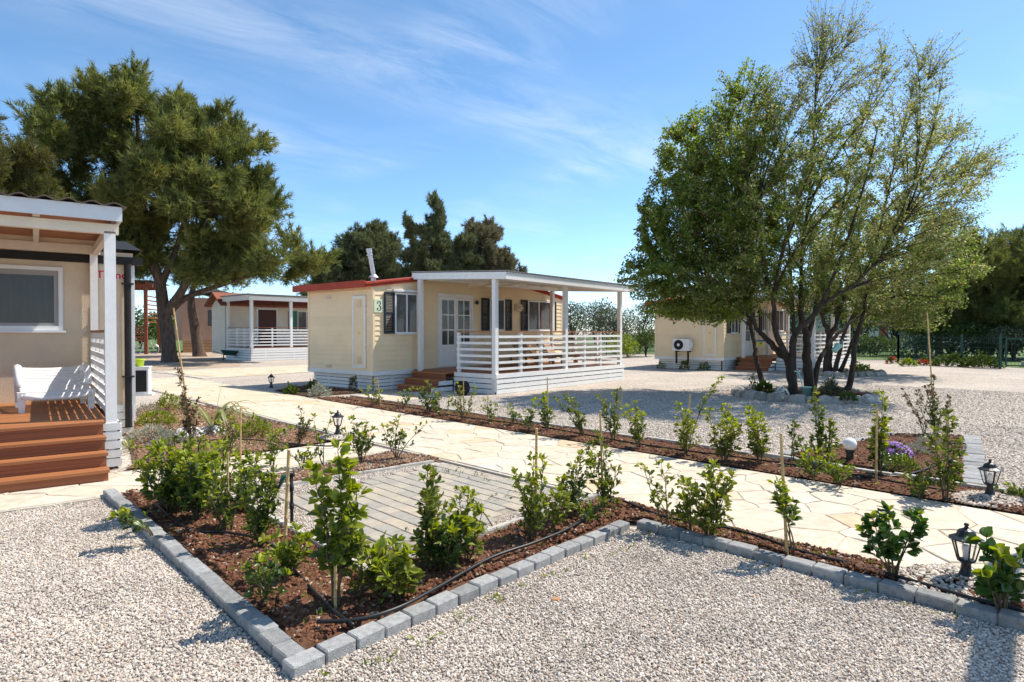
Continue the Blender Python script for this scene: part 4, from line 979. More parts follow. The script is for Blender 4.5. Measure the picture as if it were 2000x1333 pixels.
MB().box(0, 0, .62, 6.5, 3.18, .70).build('deck', M['riser'], BR); skirting(BR, 'x', 0, 0, 6.5, .0, .68, 5, studs=4); skirting(BR, 'y', 0, .02, 3.1, .0, .68, 5, studs=2)
pf = MB().box(-.15, -.2, 3.2, 6.7, -.12, 3.40).box(-.15, -.12, 3.202, -.08, 3.2, 3.55).box(-.1, -.1, 3.42, 6.7, 3.3, 3.46); pf.build('porch_roof', M['white'], BR)
slab('roof_edge', M['grey_roof'], BR, -.2, -.3, 3.47, 6.8, 3.4, 3.52)
for x in (0, 2.2, 4.35, 6.3): slab('post', M['white'], BR, x, 0, .7, x+.14, .14, 3.22)
slab('post', M['white'], BR, 0, 2.9, .7, .14, 3.04, 3.22)
railing(BR, 'x', .07, .1, 6.4, .72, 1.78, (1.2, 3.3, 5.3), slats=6, cap='riser'); railing(BR, 'y', .07, .1, 2.95, .72, 1.78, (.9, 1.8), slats=6, cap='riser')
dB = MB().box(1.75, 3.12, .72, 1.85, 3.18, 2.95).box(2.95, 3.12, .72, 3.05, 3.18, 2.95).box(1.85, 3.12, 2.83, 2.95, 3.18, 2.95).build('door', M['white'], BR); slab('door_leaf', M['brown_door'], dB, 1.85, 3.14, .74, 2.95, 3.18, 2.83)
window_x(BR, 4.3, 5.5, 1.6, 2.8, 3.18, (4.9,)); slab('shutter', M['green_panel'], BR, 3.72, 3.12, 1.6, 4.25, 3.17, 2.8)
tb = empty('patio_table', (B0.x+2.6, B0.y+3.2, .70), .8, 'white plastic table on the porch of the white cabin', 'table')
MB().lathe([(.55, .70), (.56, .74), (.55, .75)], (0, 0, 0), 20).build('table_top', M['plastic'], tb)
for a in (0.6, 2.2, 3.7, 5.3): MB().bar((.45*math.cos(a), .45*math.sin(a), 0), (.35*math.cos(a), .35*math.sin(a), .70), .05, .05).build('leg', M['plastic'], tb)
# rosy cabin behind, timber pergola with a bicycle
PB = AT(395, 690, 47)
pk = empty('rosy_cabin', (PB.x, PB.y, 0), .6, 'rosy beige cabin wall standing behind the second pine trunk', 'cabin')
MB().box(-1.3, 0, .9, 3, 5, 4.1).build('wall', M['pink_wall'], pk); MB().xz([(-1.6, 4.02), (.8, 4.6), (3.4, 4.02), (3.4, 4.2), (.8, 4.8), (-1.6, 4.2)], -.4, 5.4).build('roof', M['grey_roof'], pk)
skirting(pk, 'x', -.01, -1.3, 3, 0, .9, 4, mat='wood_lounger', studs=3)
slab('window', M['mesh_glass'], pk, .4, -.04, 2.0, 1.8, -.005, 3.2)
PG = AT(268, 690, 43)
pgr = empty('timber_pergola', (PG.x, PG.y, 0), .25, 'red brown timber pergola porch between the plaster cabin and the big pine', 'pergola')
for (x, y) in ((-3, 0), (.55, 0), (-3, 3), (.55, 3)): slab('post', M['pergola'], pgr, x-.1, y-.1, 0, x+.1, y+.1, 4.6)
for y in (0, 3): MB().box(-3.5, y-.07, 4.601, 1.0, y+.07, 4.85).build('beam', M['pergola'], pgr)
for k in range(9): slab('rafter', M['pergola'], pgr, -3.3+k*.5, -.6, 4.852, -3.22+k*.5, 3.6, 5.0)
slab('roof_panel', M['anthracite'], pgr, -3.6, -.7, 5.005, 1.1, 3.7, 5.07)
for k in range(5): slab('rail_board', M['pergola'], pgr, -2.9, -.03, .9+k*.22, .45, .03, 1.03+k*.22)
for k in range(7): slab('lattice_board', M['pergola'], pgr, .54, .1, 2.2+k*.3, .58, 2.9, 2.28+k*.3)
bkp = AT(293, 680, 44)
bk = empty('bicycle', (bkp.x, bkp.y-.6, 0), .2, 'pale bicycle leaning at the timber pergola', 'bicycle')
for sx in (-.55, .55): MB().tube([(sx+.34*math.cos(a), 0, .35+.34*math.sin(a)) for a in np.linspace(0, 2*math.pi, 25)], .025, 5, False).build('wheel', M['steel'], bk)
MB().tube([(-.55, 0, .35), (-.12, 0, .32), (.38, 0, .8), (-.2, 0, .78), (-.12, 0, .32)], .022, 6).tube([(-.55, 0, .35), (-.2, 0, .78), (-.22, 0, .92)], .02, 6).tube([(.55, 0, .35), (.38, 0, .8), (.36, 0, 1.0)], .022, 6).build('frame', M['white_metal'], bk)
MB().box(-.34, -.06, .92, -.10, .06, .97).build('saddle', M['lantern'], bk); MB().tube([(.30, -.28, 1.02), (.36, 0, 1.0), (.30, .28, 1.02)], .016, 6).build('handlebar', M['lantern'], bk)
# wheelbarrow under that porch
wp = G(445, 704)
wb = empty('wheelbarrow', (wp.x+.2, wp.y-.2, 0), .5, 'dark green wheelbarrow parked beside the white cabin porch', 'wheelbarrow'); wb.scale = (.75, .75, .75)
MB().add([(-.35, -.22, .38), (.30, -.22, .38), (.30, .22, .38), (-.35, .22, .38), (-.6, -.36, .75), (.62, -.36, .68), (.62, .36, .68), (-.6, .36, .75)], [(3, 2, 1, 0), (0, 1, 5, 4), (1, 2, 6, 5), (2, 3, 7, 6), (3, 0, 4, 7)]).build('tray', M['fence'], wb)
MB().tube([(.75+.2*math.cos(a), 0, .2+.18*math.sin(a)) for a in np.linspace(0, 2*math.pi, 17)], .05, 6, False).build('wheel', M['hose'], wb)
for s in (-1, 1): MB().tube([(.75, s*.08, .2), (.2, s*.2, .36), (-.5, s*.25, .45), (-1.1, s*.28, .7)], .022, 6).tube([(-.4, s*.24, .42), (-.45, s*.26, .0)], .02, 6).build('handle', M['lantern'], wb)
# ================================================================== TREES
def leaf_tris(P, D, L, W, rng, fold=.25, droop=.15):
    """P positions (n,3), D leaf directions (n,3) unit, L,W sizes (n,) -> verts, tris: folded pointed leaves (4 triangles)"""
    n = len(P); U = rng.normal(size=(n, 3)); U[:, 2] = np.abs(U[:, 2])+.8
    S = np.cross(D, U); S /= np.linalg.norm(S, axis=1, keepdims=True)+1e-9; N = np.cross(S, D)
    L = L[:, None]; W = W[:, None]
    b = P; c = P+D*L*.5-N*L*droop*.2; l = P+D*L*.48-S*W*.5+N*W*fold; r = P+D*L*.48+S*W*.5+N*W*fold; t = P+D*L-N*L*droop
    V = np.stack([b, l, c, r, t], 1).reshape(-1, 3); k = (np.arange(n)*5)[:, None]
    T = np.concatenate([k+np.array([[0, 2, 1]]), k+np.array([[0, 3, 2]]), k+np.array([[1, 2, 4]]), k+np.array([[2, 3, 4]])], 1).reshape(-1, 3)
    return V, T
def unit(a): return a/(np.linalg.norm(a, axis=-1, keepdims=True)+1e-9)
def needle_tufts(P, O, rng, n=11, L=.24, w=.022, spread=.75):
    """tufts of thin needles at P pointing about O"""
    m = len(P); P = np.repeat(P, n, 0); O = np.repeat(O, n, 0); k = m*n
    D = unit(O+rng.normal(size=(k, 3))*spread); ln = L*rng.uniform(.65, 1.2, (k, 1)); S = unit(np.cross(D, rng.normal(size=(k, 3))))*w/2
    P = P+rng.normal(size=(k, 3))*L*.12
    V = np.stack([P-S, P+S, P+D*ln], 1).reshape(-1, 3); T = np.arange(k*3).reshape(-1, 3)
    return V, T
def outline_points(poly, Y, depth, n, rng, minr=0.0):
    """points through a crown volume whose front view is the outline (photo px at distance Y)"""
    poly_m = [(AT(x, y, Y).x, AT(x, y, Y).z) for x, y in poly]
    xs = [p[0] for p in poly_m]; zs = [p[1] for p in poly_m]; out = []
    while len(out) < n:
        x = rng.uniform(min(xs), max(xs), 4*n); z = rng.uniform(min(zs), max(zs), 4*n); k = inside(poly_m, x, z); x, z = x[k], z[k]
        e = edge_dist(poly_m, x, z); k = e > minr; x, z, e = x[k], z[k], e[k]
        h = depth*np.sqrt(np.clip(e/(.55*max(.3, min(max(xs)-min(xs), max(zs)-min(zs))/2)), .02, 1)); y = Y+h*rng.uniform(-1, 1, len(x))
        out += list(zip(x, y, z))
    return np.array(out[:n])
def bez(a, b, ta, k=6, sag=0.0):
    a, b, ta = np.array(a, float), np.array(b, float), np.array(ta, float); L = np.linalg.norm(b-a); c = a+ta*L*.45
    t = np.linspace(0, 1, k)[:, None]; return (1-t)**2*a+2*t*(1-t)*c+t*t*b+np.array([0, 0, -sag])*t*(1-t)*4
class Tubes:
    def __init__(s): s.V, s.T, s.n = [], [], 0
    def add(s, pts, rad, sides=5):
        pts = np.asarray(pts, float); k = len(pts); rad = np.broadcast_to(np.asarray(rad, float), (k,))
        d = unit(np.gradient(pts, axis=0)); ref = np.array([0.31, .95, .05]); x = unit(np.cross(d, ref)); y = np.cross(d, x)
        a = np.arange(sides)*2*np.pi/sides
        V = pts[:, None]+(x[:, None]*np.cos(a)[None, :, None]+y[:, None]*np.sin(a)[None, :, None])*rad[:, None, None]
        i, j = np.meshgrid(np.arange(k-1), np.arange(sides), indexing='ij'); p = i*sides+j; q = i*sides+(j+1) % sides
        T = np.concatenate([np.stack([p, q, q+sides], -1).reshape(-1, 3), np.stack([p, q+sides, p+sides], -1).reshape(-1, 3)])+s.n
        s.V.append(V.reshape(-1, 3)); s.T.append(T); s.n += k*sides
    def build(s, name, mat, parent):
        return link(name, tri_mesh(name, np.concatenate(s.V), np.concatenate(s.T), mat, smooth=True), parent)
def dense(pts, k=4):
    pts = np.asarray(pts, float); out = []
    for i in range(len(pts)-1):
        p0, p1, p2, p3 = pts[max(0, i-1)], pts[i], pts[i+1], pts[min(len(pts)-1, i+2)]
        for t in np.linspace(0, 1, k, endpoint=False): out.append(.5*((2*p1)+(-p0+p2)*t+(2*p0-5*p1+4*p2-p3)*t*t+(-p0+3*p1-3*p2+p3)*t**3))
    out.append(pts[-1]); return np.array(out)

def pine(name, label, poly, Y, depth, trunks, lobes, lobe_r, tufts, rng, mats=('pine', 'pine_bark'), L=.26, w=.026, needles=11, group=None, up=.45, shoots=5):
    """trunks: list of (px polyline, base radius, tip radius); crown: needle clumps on branch ends"""
    T0 = trunks[0][0][0]; base = AT(T0[0], T0[1], Y); root = empty(name, (base.x, Y, 0), 0, label, 'tree', group); off = np.array([base.x, Y, 0])
    tb = Tubes(); nodes, dirs = [], []
    for (pl, r0, r1, *dy) in trunks:
        dy = dy[0] if dy else 0.0
        p = np.array([tuple(AT(x, y, Y)) for x, y in pl]); p[:, 1] += np.linspace(0, dy, len(p))
        if pl is trunks[0][0] or p[0, 2] < .6: p[0, 2] = -.1
        p = dense(p, 5); rr = r0+(r1-r0)*np.linspace(0, 1, len(p)); rr[:3] *= [1.35, 1.15, 1.05]
        tb.add(p-off, rr, 10); s = p[:, 2] > 2.0; nodes += list(p[s]); dirs += list(unit(np.gradient(p, axis=0))[s])
    C = outline_points(poly, Y, depth, lobes, rng, lobe_r*.45); nodes = np.array(nodes); dirs = np.array(dirs)
    order = np.argsort([np.min(np.linalg.norm(nodes-c, axis=1)) for c in C]); TP, TO = [], []
    for i in order:
        c = C[i]; dd = np.linalg.norm(nodes-c, axis=1)+2.0*np.maximum(0, nodes[:, 2]-c[2]-.2); j = int(np.argmin(dd)); b = bez(nodes[j], c, dirs[j]*.6+unit(c-nodes[j])*.4, 7)
        Lb = np.linalg.norm(c-nodes[j]); r = min(.11, .02+.018*Lb); tb.add(b-off, np.linspace(r, .012, 7), 5)
        nodes = np.concatenate([nodes, b[2:]]); dirs = np.concatenate([dirs, unit(np.gradient(b, axis=0))[2:]])
        R_ = lobe_r*rng.uniform(.7, 1.25); m = int(tufts*(R_/lobe_r)**2); v = np.clip(rng.normal(size=(m, 3)), -1.7, 1.7); ax = unit(c-nodes[j]+np.array([0, 0, .35*Lb])); q = v*R_*.42*np.array([1.1, 1.1, .75])+ax*rng.uniform(-.9, .9, (m, 1))*R_; v = unit(v+ax*.8); TP.append(c+q); TO.append(unit(v*np.array([1, 1, .6])+np.array([0, 0, up])))
        for k in range(shoots):
            sdv = unit(rng.normal(size=3)*np.array([.55, .55, .2])+ax*.45+np.array([0, 0, up*1.2+.25])); Ls = R_*rng.uniform(.8, 1.5); s0 = c+q[k]*.7; tt = np.linspace(.1, 1, 9)[:, None]
            TP.append(s0+sdv*Ls*tt+rng.normal(size=(9, 3))*.03); TO.append(np.repeat((sdv*1.6)[None], 9, 0)); tb.add(np.array([s0, s0+sdv*Ls]), [.012, .005], 3)
        for k in range(5): e = c+q[k]; tb.add(bez(c, e, unit(e-c), 3)-off, [.014, .010, .006], 4)
    tb.build('trunk', M[mats[1]], root)
    V, T = needle_tufts(np.concatenate(TP)-off, np.concatenate(TO), rng, needles, L, w)
    tag(link('crown', tri_mesh('crown', V, T, M[mats[0]]), root), kind='stuff')
    return root
rng = np.random.default_rng(21)
# big pine behind the plaster cabin
big = [(78, 250), (90, 205), (150, 210), (185, 170), (225, 178), (265, 150), (305, 162), (345, 200), (400, 198), (448, 205), (472, 235), (468, 246), (508, 268), (512, 335), (535, 350), (545, 405), (575, 445), (603, 425), (620, 482), (612, 520), (560, 556), (500, 548), (440, 566), (395, 548), (350, 590), (290, 565), (235, 545), (130, 480), (55, 440), (75, 340), (100, 320)]
pine('pine_tree', 'big broad pine with forked trunk behind the plaster cabin', big, 31.5, 4.6,
     [([(332, 708), (328, 660), (319, 602), (313, 556), (301, 518), (290, 470), (280, 380), (270, 260), (262, 170)], .37, .06),
      ([(322, 612), (350, 580), (370, 548), (386, 520), (405, 470), (430, 380), (440, 270)], .24, .04, -.6), ([(330, 610), (368, 577), (447, 549), (520, 520), (580, 480)], .17, .03, .8), ([(300, 515), (240, 470), (160, 400), (100, 300)], .2, .04, -.5), ([(313, 556), (330, 500), (350, 400), (360, 260)], .2, .04, 1.2)],
     215, .70, 150, rng, needles=9, L=.32, w=.042, shoots=8)
olv = [(-130, 280), (-60, 225), (-10, 220), (10, 240), (24, 262), (44, 285), (58, 330), (48, 400), (30, 470), (-130, 470)]
pine('pine_tree', 'olive green pine at the far left edge above the cabin roof', olv, 24, 2.2, [([(-40, 726), (-42, 600), (-38, 450), (-30, 300), (-25, 230)], .22, .05)], 60, .6, 120, rng, ('pine_olive', 'pine_bark'), L=.28, w=.036, up=.9, shoots=8)
pine('pine_tree', 'dark slender pine trunk behind the big forked pine', [(360, 560), (380, 470), (430, 440), (470, 470), (480, 530), (450, 560), (400, 575)], 39, 2.5, [([(390, 697), (382, 650), (374, 600), (377, 565), (400, 500)], .36, .1)], 22, 1.0, 110, rng)
# pines beyond the numbered cabin
gp_ = 'pines beyond the numbered cabin'
pine('pine_tree', 'round dark pine behind the cabin flue pipe', [(628, 550), (630, 500), (665, 490), (668, 465), (700, 448), (735, 446), (768, 460), (780, 490), (778, 530), (790, 560), (790, 600), (640, 600)], 48, 3.0, [([(705, 690), (706, 600), (708, 520), (710, 470)], .3, .06)], 150, .62, 110, rng, ('pine_far', 'pine_bark'), L=.34, w=.055, needles=8, group=gp_)
pine('pine_tree', 'tallest spiky pine behind the cabin porch roof', [(788, 560), (796, 520), (787, 440), (797, 410), (806, 430), (812, 470), (822, 430), (834, 440), (838, 395), (854, 382), (870, 415), (868, 470), (882, 470), (890, 520), (900, 600), (790, 600)], 46, 1.6, [([(842, 692), (842, 600), (846, 480), (853, 400)], .26, .04), ([(842, 600), (815, 520), (800, 430)], .12, .03)], 105, .42, 90, rng, ('pine_far', 'pine_bark'), L=.30, w=.055, needles=8, group=gp_, up=.9)
pine('pine_tree', 'pointed pine just right of the tallest pine', [(872, 600), (876, 500), (884, 470), (890, 438), (898, 470), (915, 465), (935, 500), (940, 600)], 47, 1.6, [([(905, 692), (903, 600), (892, 460)], .2, .03)], 70, .45, 90, rng, ('pine_far', 'pine_bark'), L=.30, w=.055, needles=8, group=gp_, up=.9)
pine('pine_tree', 'brownish pine above the middle of the porch roof', [(905, 600), (908, 470), (918, 440), (940, 440), (955, 436), (975, 455), (985, 490), (1000, 500), (1005, 525), (985, 545), (990, 600)], 49, 2.2, [([(950, 691), (948, 600), (950, 470)], .25, .04)], 130, .5, 90, rng, ('pine_brown', 'pine_bark'), L=.32, w=.055, needles=8, group=gp_, up=.8)
pine('pine_tree', 'small brownish pine top at the right end of that pine row', [(985, 600), (1000, 535), (1015, 512), (1030, 520), (1026, 545), (1040, 600)], 50, 1.2, [([(1012, 690), (1012, 600), (1015, 530)], .14, .03)], 20, .6, 90, rng, ('pine_brown', 'pine_bark'), L=.30, w=.055, needles=8, group=gp_, up=.8)
pine('pine_tree', 'low dark tree top left of the round pine', [(580, 600), (600, 560), (615, 548), (640, 556), (648, 600)], 55, 1.5, [([(615, 687), (615, 620), (615, 565)], .14, .03)], 18, .8, 90, rng, ('pine_far', 'pine_bark'), L=.34, w=.055, needles=8, group=gp_)
# dark pines on the right, beyond the fence
rp = [(1845, 640), (1862, 560), (1880, 500), (1905, 455), (1930, 440), (1945, 470), (1960, 450), (1978, 480), (2000, 500), (2060, 480), (2100, 560), (2110, 650), (2000, 668), (1900, 660)]
pine('pine_tree', 'dark dense pine beyond the fence at the right edge', rp, 36, 3.6, [([(1925, 701), (1922, 640), (1925, 560), (1932, 480)], .26, .05), ([(1925, 690), (1955, 640), (1980, 560)], .16, .04)], 200, .65, 120, rng, ('pine', 'pine_bark'), L=.26, w=.028)
pine('pine_tree', 'lower dark pine beyond the fence left of the edge pine', [(1780, 640), (1800, 560), (1840, 520), (1875, 540), (1890, 600), (1870, 655), (1800, 655)], 40, 2.4, [([(1835, 696), (1833, 640), (1838, 560)], .24, .05)], 50, .85, 120, rng, ('pine', 'pine_bark'), L=.26, w=.03)

# ---------- broadleaf trees
def leafy_tree(name, label, limbs, poly, Y, depth, n2, n3, rng, leafspec, base=None, group=None, seed_len=(.35, 1.3), thin=1.0, upb=.35):
    """limbs: px polylines with radii; secondary and tertiary branches fan out into the crown volume; leafspec(point)->(leaves per cluster, leaf len, mat index)"""
    root = empty(name, (base[0], base[1], 0), 0, label, 'tree', group); off = np.array([base[0], base[1], 0]); tb = Tubes(); tw = Tubes(); nodes, dirs, rads = [], [], []
    for (pl, r0, r1, yo, dy) in limbs:
        p = np.array([tuple(AT(x, y, Y+yo+dy*i/max(1, len(pl)-1))) for i, (x, y) in enumerate(pl)]); g = p[0, 2] < .5
        if g: p[0, 2] = -.05
        p = dense(p, 5); p[1:, :] += rng.normal(size=p[1:].shape)*r0*.07; rr = r0+(r1-r0)*np.linspace(0, 1, len(p))**.8
        if g: rr[:4] *= [1.3, 1.15, 1.07, 1.02]
        tb.add(p-off, rr*.84, 10); k = p[:, 2] > 1.6; nodes += list(p[k]); dirs += list(unit(np.gradient(p, axis=0))[k]); rads += list(rr[k])
    nodes, dirs, rads = np.array(nodes), np.array(dirs), np.array(rads); LP, LD_, tips = [], [], []
    for lvl, (n, k_, minr) in enumerate(((n2, 9, .25), (n3, 6, .02))):
        C = outline_points(poly, Y, depth, n, rng, minr); newn, newd, newr = [], [], []
        for c in C:
            v = c-nodes; dist = np.linalg.norm(v, axis=1); al = (v*dirs).sum(1)/(dist+1e-6)
            cost = dist*(1.6-al)+np.where(v[:, 2] < -.15, 1.2, 0)+np.where(dist < .25, 1.0, 0); j = int(np.argmin(cost)); st = nodes[j]
            if lvl == 1 and dist[j] > 1.6: st = c-v[j]/dist[j]*1.6; b = bez(st, c, unit(c-st)+np.array([0, 0, .2]), k_)
            else: b = bez(st, c, unit(dirs[j]*.7+unit(v[j])*.5+np.array([0, 0, upb*.4])), k_)
            Lb = np.linalg.norm(b[-1]-b[0]); r = min(rads[j]*.75, (.008+.0085*Lb) if lvl == 0 else (.0035+.003*Lb))*thin; rr = np.linspace(r, r*.35 if lvl == 0 else .0025, k_)
            (tb if lvl == 0 else tw).add(b-off, rr, 5 if lvl == 0 else 3); g = unit(np.gradient(b, axis=0))
            if lvl == 0: newn += list(b[1:]); newd += list(g[1:]); newr += list(rr[1:])
            sl = slice(3, None) if lvl == 0 else slice(1, None); LP += list(b[sl]); LD_ += list(g[sl])
            if lvl == 1: mid = (b[1:-1]+b[2:])/2; LP += list(mid); LD_ += list(g[2:])
        if lvl == 0: nodes = np.concatenate([nodes, newn]); dirs = np.concatenate([dirs, newd]); rads = np.concatenate([rads, newr])
    tb.build('trunk', M['bark'], root); tw.build('twigs', M['twig'], root)
    LP, LD_ = np.array(LP), np.array(LD_); P, D, L, MI = [], [], [], []
    for p, d in zip(LP, LD_):
        m, ln, mi, dr = leafspec(p, rng)
        if m <= 0: continue
        dd = unit(d*.5+rng.normal(size=(m, 3))*.75+np.array([0, 0, dr])); P.append(p+rng.normal(size=(m, 3))*ln*.55); D.append(dd); L.append(np.full(m, ln)*rng.uniform(.7, 1.25, m)); MI.append(np.full(m, mi))
    P, D, L, MI = np.concatenate(P), np.concatenate(D), np.concatenate(L), np.concatenate(MI)
    V, T = leaf_tris(P-off, D, L, L*.72, rng)
    tag(link('crown', tri_mesh('crown', V, T, [M['tree_dark'], M['tree_young'], M['tree_mid']], np.repeat(MI, 4)), root), kind='stuff')
    return root
c5 = lambda *q: [(1440+.18*x, 560+.18*y) for x, y in q]
YT = 14.6
front = [
 (c5((620, 1215), (590, 1000), (545, 790), (480, 740), (350, 600), (240, 490), (200, 420), (150, 200), (60, -60)) , .135, .03, -.4, .5),
 (c5((600, 860), (480, 650), (410, 480), (400, 250), (390, 110), (320, -60), (260, -400), (230, -900)), .10, .02, -.3, -.6),
 (c5((590, 1000), (600, 700), (610, 570), (680, 450), (810, 340), (920, 210), (1060, 100), (1220, 10), (1500, -260), (1800, -700)), .11, .02, -.35, -.7),
 (c5((780, 1180), (770, 950), (750, 750), (760, 560), (700, 360), (690, 180), (690, -40), (720, -500), (800, -1200), (860, -2300)), .155, .02, .3, -.1),
 (c5((760, 560), (800, 430), (845, 250), (870, 100), (930, -100), (1100, -700), (1300, -1600)), .085, .018, .3, .5),
 (c5((810, 1000), (880, 830), (950, 700), (1050, 560), (1180, 430), (1310, 330), (1600, 60), (2100, -500)), .085, .018, .3, .8),
 (c5((620, 600), (610, 380), (600, 220), (590, 20), (560, -500), (480, -1400)), .07, .018, -.1, .9),
 (c5((1130, 1180), (1225, 1040), (1255, 850), (1285, 600), (1340, 400), (1375, 240), (1410, 40), (1500, -400), (1700, -1300)), .10, .02, .3, .4),
]
front_out = [(1340, 610), (1310, 520), (1300, 400), (1350, 280), (1420, 200), (1480, 150), (1540, 130), (1560, 60), (1575, -5), (1640, 5), (1680, 60), (1745, 110), (1835, 55), (1848, 130), (1822, 205), (1850, 245), (1900, 300), (1968, 258), (1945, 340), (1900, 400), (1880, 470), (1820, 540), (1780, 600), (1620, 560), (1480, 600)]
def spec_sparse(p, rng): 
    h = p[2]
    if p[0] < 7.2 and h < 6.0 and rng.random() < .75: return (int(rng.choice([2, 3, 4, 5])), .06, int(rng.choice([1, 2, 2])), .05)     # fuller on the side of its leafy neighbour
    return (int(rng.choice([0, 1, 1, 2, 2] if h > 6.2 else [1, 2, 2, 3, 4] if h > 3.4 else [1, 2, 3, 3, 4])), .05 if h > 3.5 else .06, 1 if rng.random() < (.9 if h > 3.4 else .6) else 2, .15)
rng = np.random.default_rng(5)
leafy_tree('leafing_tree', 'many-stemmed tree with sparse fresh leaves inside the limestone ring', front, front_out, YT, 2.9, 190, 4800, rng, spec_sparse, (6.85, 14.6))
left_l = [(c5((300, 1150), (250, 960), (200, 780), (190, 640), (150, 450), (130, 250), (90, 60), (0, -300), (-60, -900), (-80, -1700)), .095, .02, .7, .9), (c5((150, 450), (60, 200), (-150, 20), (-500, -100), (-900, -250)), .055, .014, .9, .5), (c5((130, 250), (-60, -100), (-300, -500), (-500, -1100)), .055, .014, .9, 1.2)]
left_out = [(1205, 535), (1245, 470), (1238, 420), (1275, 340), (1290, 245), (1340, 215), (1390, 215), (1400, 135), (1450, 120), (1500, 160), (1540, 260), (1540, 420), (1500, 560), (1450, 635), (1400, 640), (1340, 632), (1270, 622), (1225, 570)]
def spec_dense(p, rng):
    thin_ = min(1.0, max(.12, (7.0-p[0])/2.2))*(1.0 if p[2] < 5.2 else .75)      # fewer leaves toward the middle of the clump and the top
    return (int(rng.choice([4, 5, 6, 7])*thin_+rng.random()), .070, int(rng.choice([0, 0, 0, 2, 2, 1])), -.12)
leafy_tree('leafy_tree', 'dense dark-leaved tree on the left of the limestone ring', left_l, left_out, YT+.8, 2.3, 100, 2000, rng, spec_dense, (6.15, 15.4))
back_l = [(c5((980, 945), (985, 700), (1000, 540), (960, 420), (910, 300), (880, 0)), .20, .04, 0, 0), (c5((1000, 540), (1060, 440), (1100, 330), (1150, 100), (1250, -200)), .12, .03, 0, 0), (c5((1040, 950), (1110, 720), (1140, 560), (1230, 380), (1400, 250), (1600, 100)), .11, .03, -.3, 0), (c5((1100, 940), (1190, 760), (1260, 560), (1420, 300), (1700, 60)), .10, .03, .2, 0)]
back_out = [(1570, 600), (1570, 420), (1660, 370), (1760, 390), (1870, 420), (1905, 470), (1880, 500), (1905, 540), (1870, 570), (1845, 600), (1850, 640), (1790, 648), (1740, 625), (1680, 640), (1620, 610)]
def spec_mid(p, rng): return (int(rng.choice([3, 4, 5, 6])), .085, 2 if rng.random() < .6 else 1, 0.)
leafy_tree('leafy_tree', 'fresh green tree clump behind the front tree, in its own stone ring', back_l, back_out, 22.5, 3.0, 80, 1000, rng, spec_mid, (11.6, 22.5), thin=1.4)

# olives, hedges and shrubs beyond the fence: small trees with leaf clouds
def small_tree(name, label, px, py_top, Y, width, mat, rng, leaf=.16, n=2600, group=None, stem=True, low=.25):
    top = AT(px, py_top, Y); h = top.z; root = empty(name, (top.x, Y, 0), 0, label, 'tree' if stem else 'shrub', group); tb = Tubes()
    k = 9 if stem else 6; P = []
    for i in range(k):
        a = rng.uniform(0, 6.28); rr = width*.5*rng.uniform(.2, .8); c = np.array([rr*math.cos(a), rr*math.sin(a), h*rng.uniform(low+.2, .88)]); b = bez((0, 0, 0), c, (0, 0, 1), 6); tb.add(b, np.linspace(.09 if stem else .03, .012, 6), 5)
        m = n//k; v = unit(rng.normal(size=(m, 3)))*rng.uniform(.2, 1, (m, 1))**.5; P.append(c+v*np.array([width*.3, width*.3, min(h*.3, h-c[2]+.1)]))
    tb.build('trunk' if stem else 'stems', M['bark'], root); P = np.concatenate(P); P[:, 2] = np.maximum(P[:, 2], .05); D = unit(rng.normal(size=P.shape)+np.array([0, 0, .4])); L = rng.uniform(.6, 1.2, len(P))*leaf
    V, T = leaf_tris(P, D, L, L*.45, rng); tag(link('crown' if stem else 'foliage', tri_mesh('crown', V, T, M[mat]), root), kind='stuff'); return root
og = 'olive trees behind the fence'
for px, ty, Y, w, lb in ((1118, 592, 42, 3.2, 'grey green olive tree right behind the cabin roof tip'), (1165, 586, 44, 3.4, 'grey green olive tree second from the cabin roof tip'), (1212, 600, 41, 3.0, 'grey green olive tree behind the last white porch post'), (1250, 592, 45, 3.4, 'grey green olive tree behind the left edge of the big tree crown')):
    small_tree('olive_tree', lb, px, ty, Y, w, 'olive', rng, .17, 3000, og)
for px, ty, Y, w, mt, lb in ((1225, 655, 37.5, 3.0, 'yellowgreen', 'yellow green vine bush along the fence by the white porch end'), (1262, 640, 38.5, 2.6, 'hedge', 'darker bush at the fence just right of the white porch end')):
    small_tree('bush', lb, px, ty, Y, w, mt, rng, .16, 1600, 'bushes at the back fence', stem=False, low=.0)
small_tree('hedge_tree', 'leafy green tree seen through the timber pergola', 275, 600, 58, 7, 'hedge', rng, .3, 3500)
small_tree('hedge_tree', 'leafy green tree between pergola and big pine trunk', 318, 610, 60, 6, 'hedge', rng, .3, 3000)
small_tree('hedge_tree', 'grey green tree far beyond the right fence posts', 1980, 640, 33, 2.8, 'olive', rng, .15, 2200)
for px, ty, Y, w, lb in ((1680, 560, 46, 6, 'dark tree far behind the fresh green clump'), (1745, 565, 50, 7, 'dark tree far behind the fence, left of the dark pines'), (1340, 560, 52, 8, 'dark tree mass behind the cabin with the air conditioner'), (1450, 555, 54, 8, 'dark tree behind the porch of the far cream cabin'), (1560, 560, 52, 7, 'dark tree behind the far end of the far porch')):
    small_tree('background_tree', lb, px, ty, Y, w, 'hedge', rng, .3, 3200, 'trees beyond the back fence')
for px, ty, Y, w, lb in ((1700, 648, 40, 4, 'dark hedge bush beyond the fence behind the orange blooms'), (1790, 640, 38, 4.5, 'dark hedge bush beyond the fence under the lower dark pine'), (1870, 636, 35.5, 4.5, 'dark hedge bush beyond the fence left of the tall fence post'), (1960, 640, 36, 5, 'dark hedge bush beyond the wire gate'), (2040, 630, 34, 5, 'dark hedge bush past the right picture edge')):
    small_tree('bush', lb, px, ty, Y, w, 'hedge', rng, .22, 1800, 'hedge bushes beyond the fence', stem=False, low=.0)
